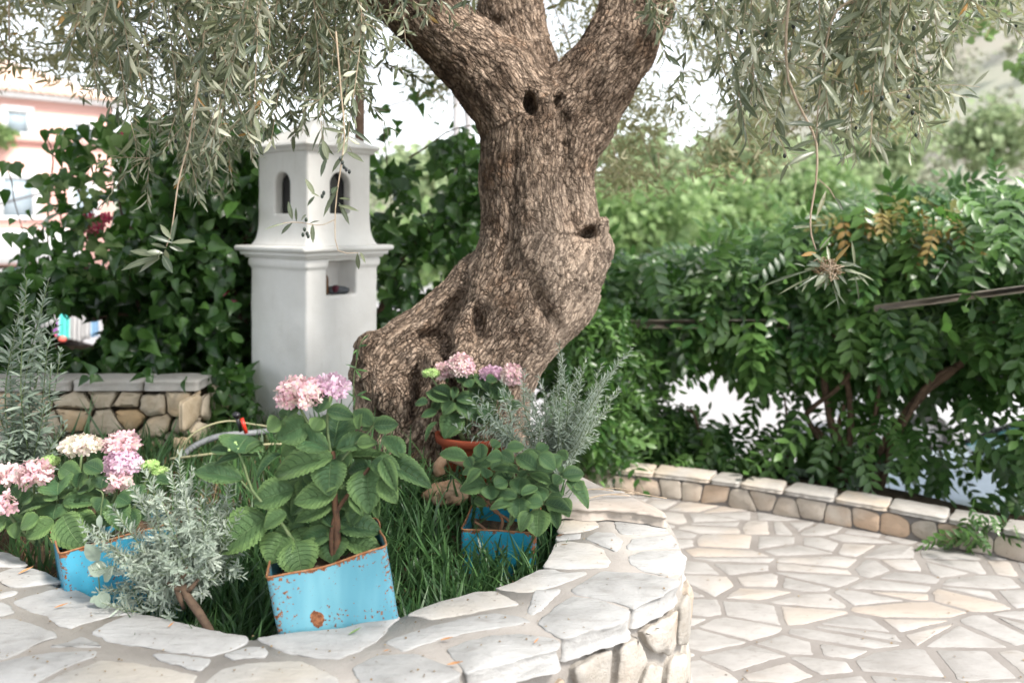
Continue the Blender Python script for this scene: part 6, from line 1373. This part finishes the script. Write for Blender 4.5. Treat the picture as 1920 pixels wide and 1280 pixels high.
# ------------------------------------------------------------------ pale bushes in the middle distance
def bush(c, r, n, L, label, mat='bush', name='bush', T=HEA, trunk=True, group=None):
    o = thing(name, label, 'bush' if name == 'bush' else 'tree', (c[0], c[1], -1.3), group); mb = MB(); cs = [np.array(c) + nrm(rng.normal(size=3)) * U(.2, 1) * np.array(r) for _ in range(16)]; clumps(mb, cs, max(r) * .42, n, L, T, 0, (0, -.4, .8), .5); mb.build('crown', M[mat], o)
    mb = MB()
    for _ in range(4): addtube(mb, spline([(c[0] + U(-.1, .1), c[1], -1.35), (c[0] + U(-.3, .3), c[1], (c[2] - 1.3) / 2), (c[0] + U(-.5, .5) * r[0], c[1] + U(-.3, .3) * r[1], c[2] + U(-.2, .3) * r[2])], 8), np.linspace(.05, .015, 9), 7)
    mb.build('trunk', M['vinebark'], o); return o
for (px, py, Y, r, n, lab) in [(1200, 420, 20, (2.1, 1.6, 1.3), 2600, 'sunlit pale green bush just right of the olive trunk above the hedge'), (1350, 415, 22, (2.3, 1.6, 1.3), 2600, 'pale green bush beyond the hedge under the hanging olive twigs'), (1490, 400, 24, (2.3, 1.6, 1.4), 2400, 'pale green bush farther right behind the hedge top'),  (870, 450, 19, (1.3, 1.0, 1.4), 2000, 'pale bush seen between the shrine and the olive trunk'), (760, 470, 22, (1.8, 1.3, 1.4), 1600, 'low pale bush behind the climber right of the shrine')]:
    c = P(px, py, Y); bush(c, r, n, .19, lab)
for k, (px, py, Y, r, n, lab) in enumerate([(1160, 330, 46, (3.6, 3, 2.6), 1300, 'pale hazy tree far behind the bushes just right of the trunk'), (1290, 350, 52, (4, 3, 2.2), 1300, 'pale hazy tree far behind, below the brown hanging twigs'), (1410, 320, 44, (3.6, 3, 3.0), 1300, 'taller pale tree far behind the bushes left of the long hanging twig'), (1560, 330, 50, (4, 3, 3.0), 1300, 'pale tree on the slope right of the long hanging twig'), (1660, 290, 56, (3.5, 3, 3.2), 1200, 'pale tree on the slope below the right olive foliage'), (1830, 265, 60, (4.5, 3, 2.6), 1200, 'pale grey green tree on the slope near the right edge'), (810, 330, 48, (4, 3, 1.6), 1100, 'pale hazy tree low in the sky gap right of the shrine')]):
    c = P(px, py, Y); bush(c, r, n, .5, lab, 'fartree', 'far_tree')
# spray of bright leaves high at the right edge
o = thing('leafy_tree', 'bright green broadleaf tree reaching in at the upper right corner', 'tree', (4.4, 6.2, -1.3))
mb = MB(); clumps(mb, regc(9, 1790, 2060, -60, 60, 5.8, 6.6) + regc(3, 1900, 2060, 60, 150, 5.8, 6.6), .2, 600, .085, HEA, 0, (0, -.4, .8), .6); mb.build('crown', M['bush'], o)
mb = MB(); addtube(mb, spline([(4.4, 6.2, -1.35), (4.3, 6.2, .8), (3.9, 6.2, 2.4), (3.7, 6.1, 2.9)], 14), np.linspace(.09, .02, 15), 9); mb.build('trunk', M['vinebark'], o)

# ------------------------------------------------------------------ hillside
mb = MB(); nx, ny = 90, 50; X = np.linspace(-140, 160, nx); Yy = np.linspace(45, 240, ny); XX, YY = np.meshgrid(X, Yy, indexing='ij')
H = -1.6 + 62 * sstep(0, 1, (XX - 12) / 110) * sstep(45, 150, YY) + 6 * sstep(45, 160, YY) + 2.5 * fbm(np.stack([XX.ravel() / 25, YY.ravel() / 25, 0 * XX.ravel()], 1), 4, 5).reshape(XX.shape) * sstep(45, 80, YY)
i, j = np.meshgrid(np.arange(nx - 1), np.arange(ny - 1), indexing='ij'); a = (i * ny + j).ravel(); mb.add(np.stack([XX.ravel(), YY.ravel(), H.ravel()], 1), np.stack([a, a + ny, a + ny + 1, a + 1], 1)); tag(mb.build('hill', M['hill']), kind='structure')
hz = lambda x, y: float(H[np.clip(np.searchsorted(X, x), 0, nx - 1), np.clip(np.searchsorted(Yy, y), 0, ny - 1)])
mb = MB(); cs = []; rs = []
for _ in range(700):
    y = U(55, 190); x = U(-.35, .75) * y; cs.append((x, y, hz(x, y) + .8)); rs.append(U(1.0, 2.6))
BIG = strip_leaf(1, lambda t: np.array([.4, .4]), .0, .0)
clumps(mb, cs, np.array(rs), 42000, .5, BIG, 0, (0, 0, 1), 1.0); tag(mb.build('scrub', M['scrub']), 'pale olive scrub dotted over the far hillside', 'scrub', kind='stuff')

# ------------------------------------------------------------------ pink building
bl = thing('pink_building', 'two storey pink house with white window surrounds and clay tiled roof at the far left', 'building', (-24, 34, -1.3))
def bp(px, py, yy=None):    # facade: Y rises from 32 at px 0 to 35 at px 210
    Y = 32 * 1.0 / (1 - .0 - (px / 197.) * .0833); return P(px, py, Y)
def quadbox(mb, p0, p1, y0, y1, out, mat=0):
    """box on the facade between px p0..p1, at heights given by z of y0,y1 measured at px 0"""
    pass
XA, YA = -19.2, 32.0; XB, YB = bp(210, 400)[0], bp(210, 400)[1]; fd = nrm(np.array([XB - XA, YB - YA])); fn_ = np.array([fd[1], -fd[0]])
def zf(py): return CAMZ - (py - HY) / F * 32.0
def sfac(px):   # distance along the facade for a picture x
    t = (px - 960) / F; return (t * YA - XA) / (fd[0] - t * fd[1])
def fbox(mb, s0, s1, z0, z1, o0, o1, mat=0):
    c = np.array([XA, YA]) + fd * (s0 + s1) / 2 + fn_ * (o0 + o1) / 2; R_ = np.array([[fd[0], -fn_[0], 0], [fd[1], -fn_[1], 0], [0, 0, 1]]); box(mb, (c[0], c[1], (z0 + z1) / 2), (s1 - s0, abs(o1 - o0), z1 - z0), R_, mat)
SR = sfac(212); mb = MB(); fbox(mb, -9, SR, -1.3, zf(176), -8, 0); mb.build('wall', M['pinkwall'], bl)
mb = MB(); fbox(mb, -9.3, SR + .35, zf(181), zf(170), -8.3, .38); mb.build('eave', M['whitepaint'], bl)
mb = MB(); z0 = zf(170); z1 = z0 + 1.5; cr_ = []
for s_, o_, z in ((-9.4, .5, z0), (SR + .45, .5, z0), (SR - 3.2, -4, z1 + .35), (-9.4, -4, z1 + .35), (-9.4, -8.4, z0), (SR + .45, -8.4, z0)):
    c = np.array([XA, YA]) + fd * s_ + fn_ * o_; cr_.append((c[0], c[1], z))
mb.add(cr_, [(0, 1, 2, 3), (3, 2, 5, 4), (1, 5, 2)]); 
for k in range(44):
    s_ = -9.3 + (SR + 9.6) * k / 44; a = np.array([XA, YA]) + fd * s_ + fn_ * .52; sb = min(s_, SR - 3.2); b = np.array([XA, YA]) + fd * sb + fn_ * -4; addtube(mb, [(a[0], a[1], z0 + .02), (b[0], b[1], z1 + .37)], .09, 6)
mb.build('roof', M['rooftile'], bl)
for (p0, p1, y0, y1) in ((-200, -120, 197, 245), (0, 62, 196, 246), (126, 181, 210, 258), (-200, -120, 325, 402), (-14, 78, 322, 405), (128, 185, 338, 408)):
    s0, s1 = sfac(p0), sfac(p1); fw = thing if False else None; mb = MB(); t = (s1 - s0) * .2; a, b = zf(y1), zf(y0)
    fbox(mb, s0, s1, b - .25, b, .01, .09); fbox(mb, s0, s0 + t, a, b - .25, .01, .09); fbox(mb, s1 - t, s1, a, b - .25, .01, .09); fbox(mb, s0 - .1, s1 + .1, a - .14, a, .01, .14)
    wo = mb.build('window', M['whitepaint'], bl); mb = MB(); fbox(mb, s0 + t, s1 - t, a, b - .25, .005, .03); g_ = mb.build('pane', M['winglass'], bl); mw = g_.parent; g_.parent = wo
    g_.location = (0, 0, 0)
mb = MB(); fbox(mb, -9.1, SR + .1, zf(264), zf(252), .0, .18); mb.build('string_course', M['pinkwall'], bl)
mb = MB(); fbox(mb, -9.2, sfac(130), zf(492), zf(430), .0, 1.1); mb.build('shop_canopy', M['whitepaint'], bl)
mb = MB(); clumps(mb, [bp(5, 250) + [0, -.5, 0], bp(20, 256) + [0, -.5, 0]], .5, 300, .2, HEA); tag(mb.build('window_plant', M['bush'], loc=bp(10, 250)), 'yellow green plant trailing from the upper window sill of the pink house', 'plant')
# stall under the building
st = thing('market_stall', 'open wooden stall with goods in the shade at the far left', 'stall', P(20, 600, 14) * [1, 1, 0] + [0, 0, -1.3]); A_ = P(-160, 497, 14); B_ = P(44, 505, 14)
mb = MB(); beam(mb, A_, B_, .10, .10); mb.build('beam', M['wood'], st)
for x in (-150, 36):
    q_ = P(x, 505, 14); mb = MB(); box(mb, (q_[0], q_[1], (q_[2] - 1.3) / 2), (.1, .1, q_[2] + 1.3), bev=.01); mb.build('post', M['wood'], st)
mb = MB(); A_ = P(60, 650, 9.6); B_ = P(160, 676, 8.8); t_ = (A_ + B_) / 2; beam(mb, P(60, 640, 9.6), P(165, 668, 9.0), .10, .5); tb = mb.build('display_table', M['wood'], loc=t_); tag(tb, 'low tan display table edge seen through the gap in the climber', 'table')
for k, (x, y, w_, h_, m, lab, cat) in enumerate([(123, 612, 20, 70, 'turq', 'turquoise towel hanging second from the left in the leaf gap', 'towel'), (143, 616, 22, 72, 'whitecloth', 'white towel hanging next to the turquoise one', 'towel'), (160, 606, 16, 60, 'whitecloth', 'narrow white towel between the other white one and the blue one', 'towel'), (178, 604, 16, 54, 'bluecloth', 'blue and white towel at the right of the row', 'towel'), (104, 622, 10, 44, 'purple', 'dark purple cloth at the left end of the row', 'towel'), (22, 518, 18, 26, 'bluecloth', 'light blue shirt hanging under the stall beam', 'shirt'), (4, 520, 14, 30, 'whitecloth', 'white shirt hanging under the stall beam at the picture edge', 'shirt')]):
    Y = 10.0 if k < 5 else 13.9; c = P(x, y, Y); W_, H_ = w_ / F * Y, h_ / F * Y; nu, nv2 = 12, 8; u = np.linspace(-.5, .5, nu); vv = np.linspace(.5, -.5, nv2); UU, VV = np.meshgrid(u, vv, indexing='ij')
    pts = np.stack([c[0] + UU * W_ * (1 + .12 * (.5 - VV)), c[1] + .02 * np.sin(UU * 16 + k) * (1 - VV) + 0 * UU, c[2] + VV * H_ + .01 * np.sin(UU * 9)], -1).reshape(-1, 3); i, j = np.meshgrid(np.arange(nu - 1), np.arange(nv2 - 1), indexing='ij'); a = (i * nv2 + j).ravel(); f = np.stack([a, a + nv2, a + nv2 + 1, a + 1], 1)
    mb = MB(); mb.add(pts, f); o = mb.build('hanging_' + cat, M[m], loc=c); sl_ = o.modifiers.new('thick', 'SOLIDIFY'); sl_.thickness = .006; tag(o, lab, cat)
mb = MB(); A_ = P(96, 574, 10.02); B_ = P(192, 576, 10.02); addtube(mb, [A_, B_], .012, 8); addtube(mb, [A_, A_ * [1, 1, 0] + [0, 0, -1.3]], .015, 8); addtube(mb, [B_, B_ * [1, 1, 0] + [0, 0, -1.3]], .015, 8); tag(mb.build('towel_rack', M['metal'], loc=A_ * [1, 1, 0] + [0, 0, -1.3]), 'thin metal rack carrying the row of towels', 'rack')
for x, y, lab in ((98, 632, 'left coral ball on the display table'), (117, 636, 'right coral ball on the display table')):
    c = P(x, y, 9.3); mb = MB(); lump(mb, c, (.04, .04, .036), int(x), .02, 12); tag(mb.build('coral_ball', M['coral'], loc=c), lab, 'ball')

# ------------------------------------------------------------------ cars on the road below
def car(label, cx, cy, yaw, paint, L=4.1, Wc=1.7, Hc=1.42, z0=-1.3):
    o = thing('parked_car', label, 'car', (cx, cy, z0)); Rz = rotz(yaw)
    def W3(v): return np.asarray(v, float) @ Rz.T + np.array([cx, cy, z0])
    # side profile stations: x, z belt, half widths
    xs_ = np.array([-2.05, -1.98, -1.5, -.9, -.2, .5, .95, 1.35, 1.85, 2.05]) * L / 4.1; zb = np.array([.62, .80, .90, .92, .93, .92, .90, .84, .70, .50]); hw = np.array([.70, .80, .85, .85, .85, .85, .85, .83, .76, .62])
    V = []; 
    for x, zt_, h_ in zip(xs_, zb, hw):
        V.append([(x, -h_ * .93, .22), (x, -h_, .40), (x, -h_, zt_ * .78), (x, -h_ * .93, zt_), (x, -h_ * .5, zt_ + .03), (x, 0, zt_ + .04), (x, h_ * .5, zt_ + .03), (x, h_ * .93, zt_), (x, h_, zt_ * .78), (x, h_, .40), (x, h_ * .93, .22)])
    V = np.array(V); n, m = V.shape[:2]; i, j = np.meshgrid(np.arange(n - 1), np.arange(m - 1), indexing='ij'); a = (i * m + j).ravel(); f = np.stack([a, a + 1, a + m + 1, a + m], 1); mb = MB(); mb.add(W3(V.reshape(-1, 3)), {4: f, m: [list(range(m)), [(n - 1) * m + k for k in range(m)][::-1]]}); mb.build('car_body', M[paint], o)
    def cab(xa, xb, z, h_): return [(xa, -h_, z), (xb, -h_, z), (xb, h_, z), (xa, h_, z)]
    lo = cab(-1.75, 1.05, .92, .78); hi = cab(-1.25, .15, Hc - .03, .60); mb = MB(); v = W3(lo + hi); mb.add(v, [(0, 1, 5, 4), (1, 2, 6, 5), (2, 3, 7, 6), (3, 0, 4, 7)]); mb.build('window', M['carglass'], o, smooth=False)
    mb = MB(); box(mb, W3([(-.55, 0, Hc - .01)])[0], (1.46, 1.24, .05), Rz, bev=.02); mb.build('roof', M[paint], o)
    for a, b in ((0, 4), (1, 5), (2, 6), (3, 7)): mb = MB(); addtube(mb, [v[a], v[b]], .032, 8); mb.build('pillar', M['rubber'], o)
    for sgn in (0, 3):
        q_ = v[sgn] * .45 + v[1 if sgn == 0 else 2] * .55; q2_ = v[sgn + 4] * .45 + v[5 if sgn == 0 else 6] * .55; mb = MB(); addtube(mb, [q_, q2_], .03, 8); mb.build('pillar', M['rubber'], o)
    for sgn in (-1, 1):
        mb = MB(); lump(mb, W3([(.78, sgn * .93, .98)])[0], (.07, .10, .07), 3, .05, 8); mb.build('mirror', M['blackplastic'], o)
        for x in (-1.3, 1.3):
            wl_ = W3([(x, sgn * .80, .31)])[0]; wo = None; mb = MB(); ax = Rz @ rot('X', math.pi / 2); lathe(mb, wl_, [(0.19, -.09), (.29, -.09), (.31, -.06), (.31, .06), (.29, .09), (.19, .09)], 24, 0, ax); wo = mb.build('wheel', M['rubber'], o)
            mb = MB(); lathe(mb, wl_, [(0, -.07), (.19, -.085), (.19, .085), (0, .07)], 16, 0, ax); r_ = mb.build('rim', M['metal'], wo); r_.location = (0, 0, 0)
        mb = MB(); lump(mb, W3([(1.93, sgn * .60, .62)])[0], (.08, .13, .07), 1, .02, 8); mb.build('headlight', M['winglass'], o)
    return o
car('pale silver blue car parked below the wall, glimpsed through the low gap in the hedge', 4.75, 6.35, math.radians(168), 'carpaint')
car('white car farther off behind the right part of the hedge', 6.2, 10.4, math.radians(-12), 'carwhite')
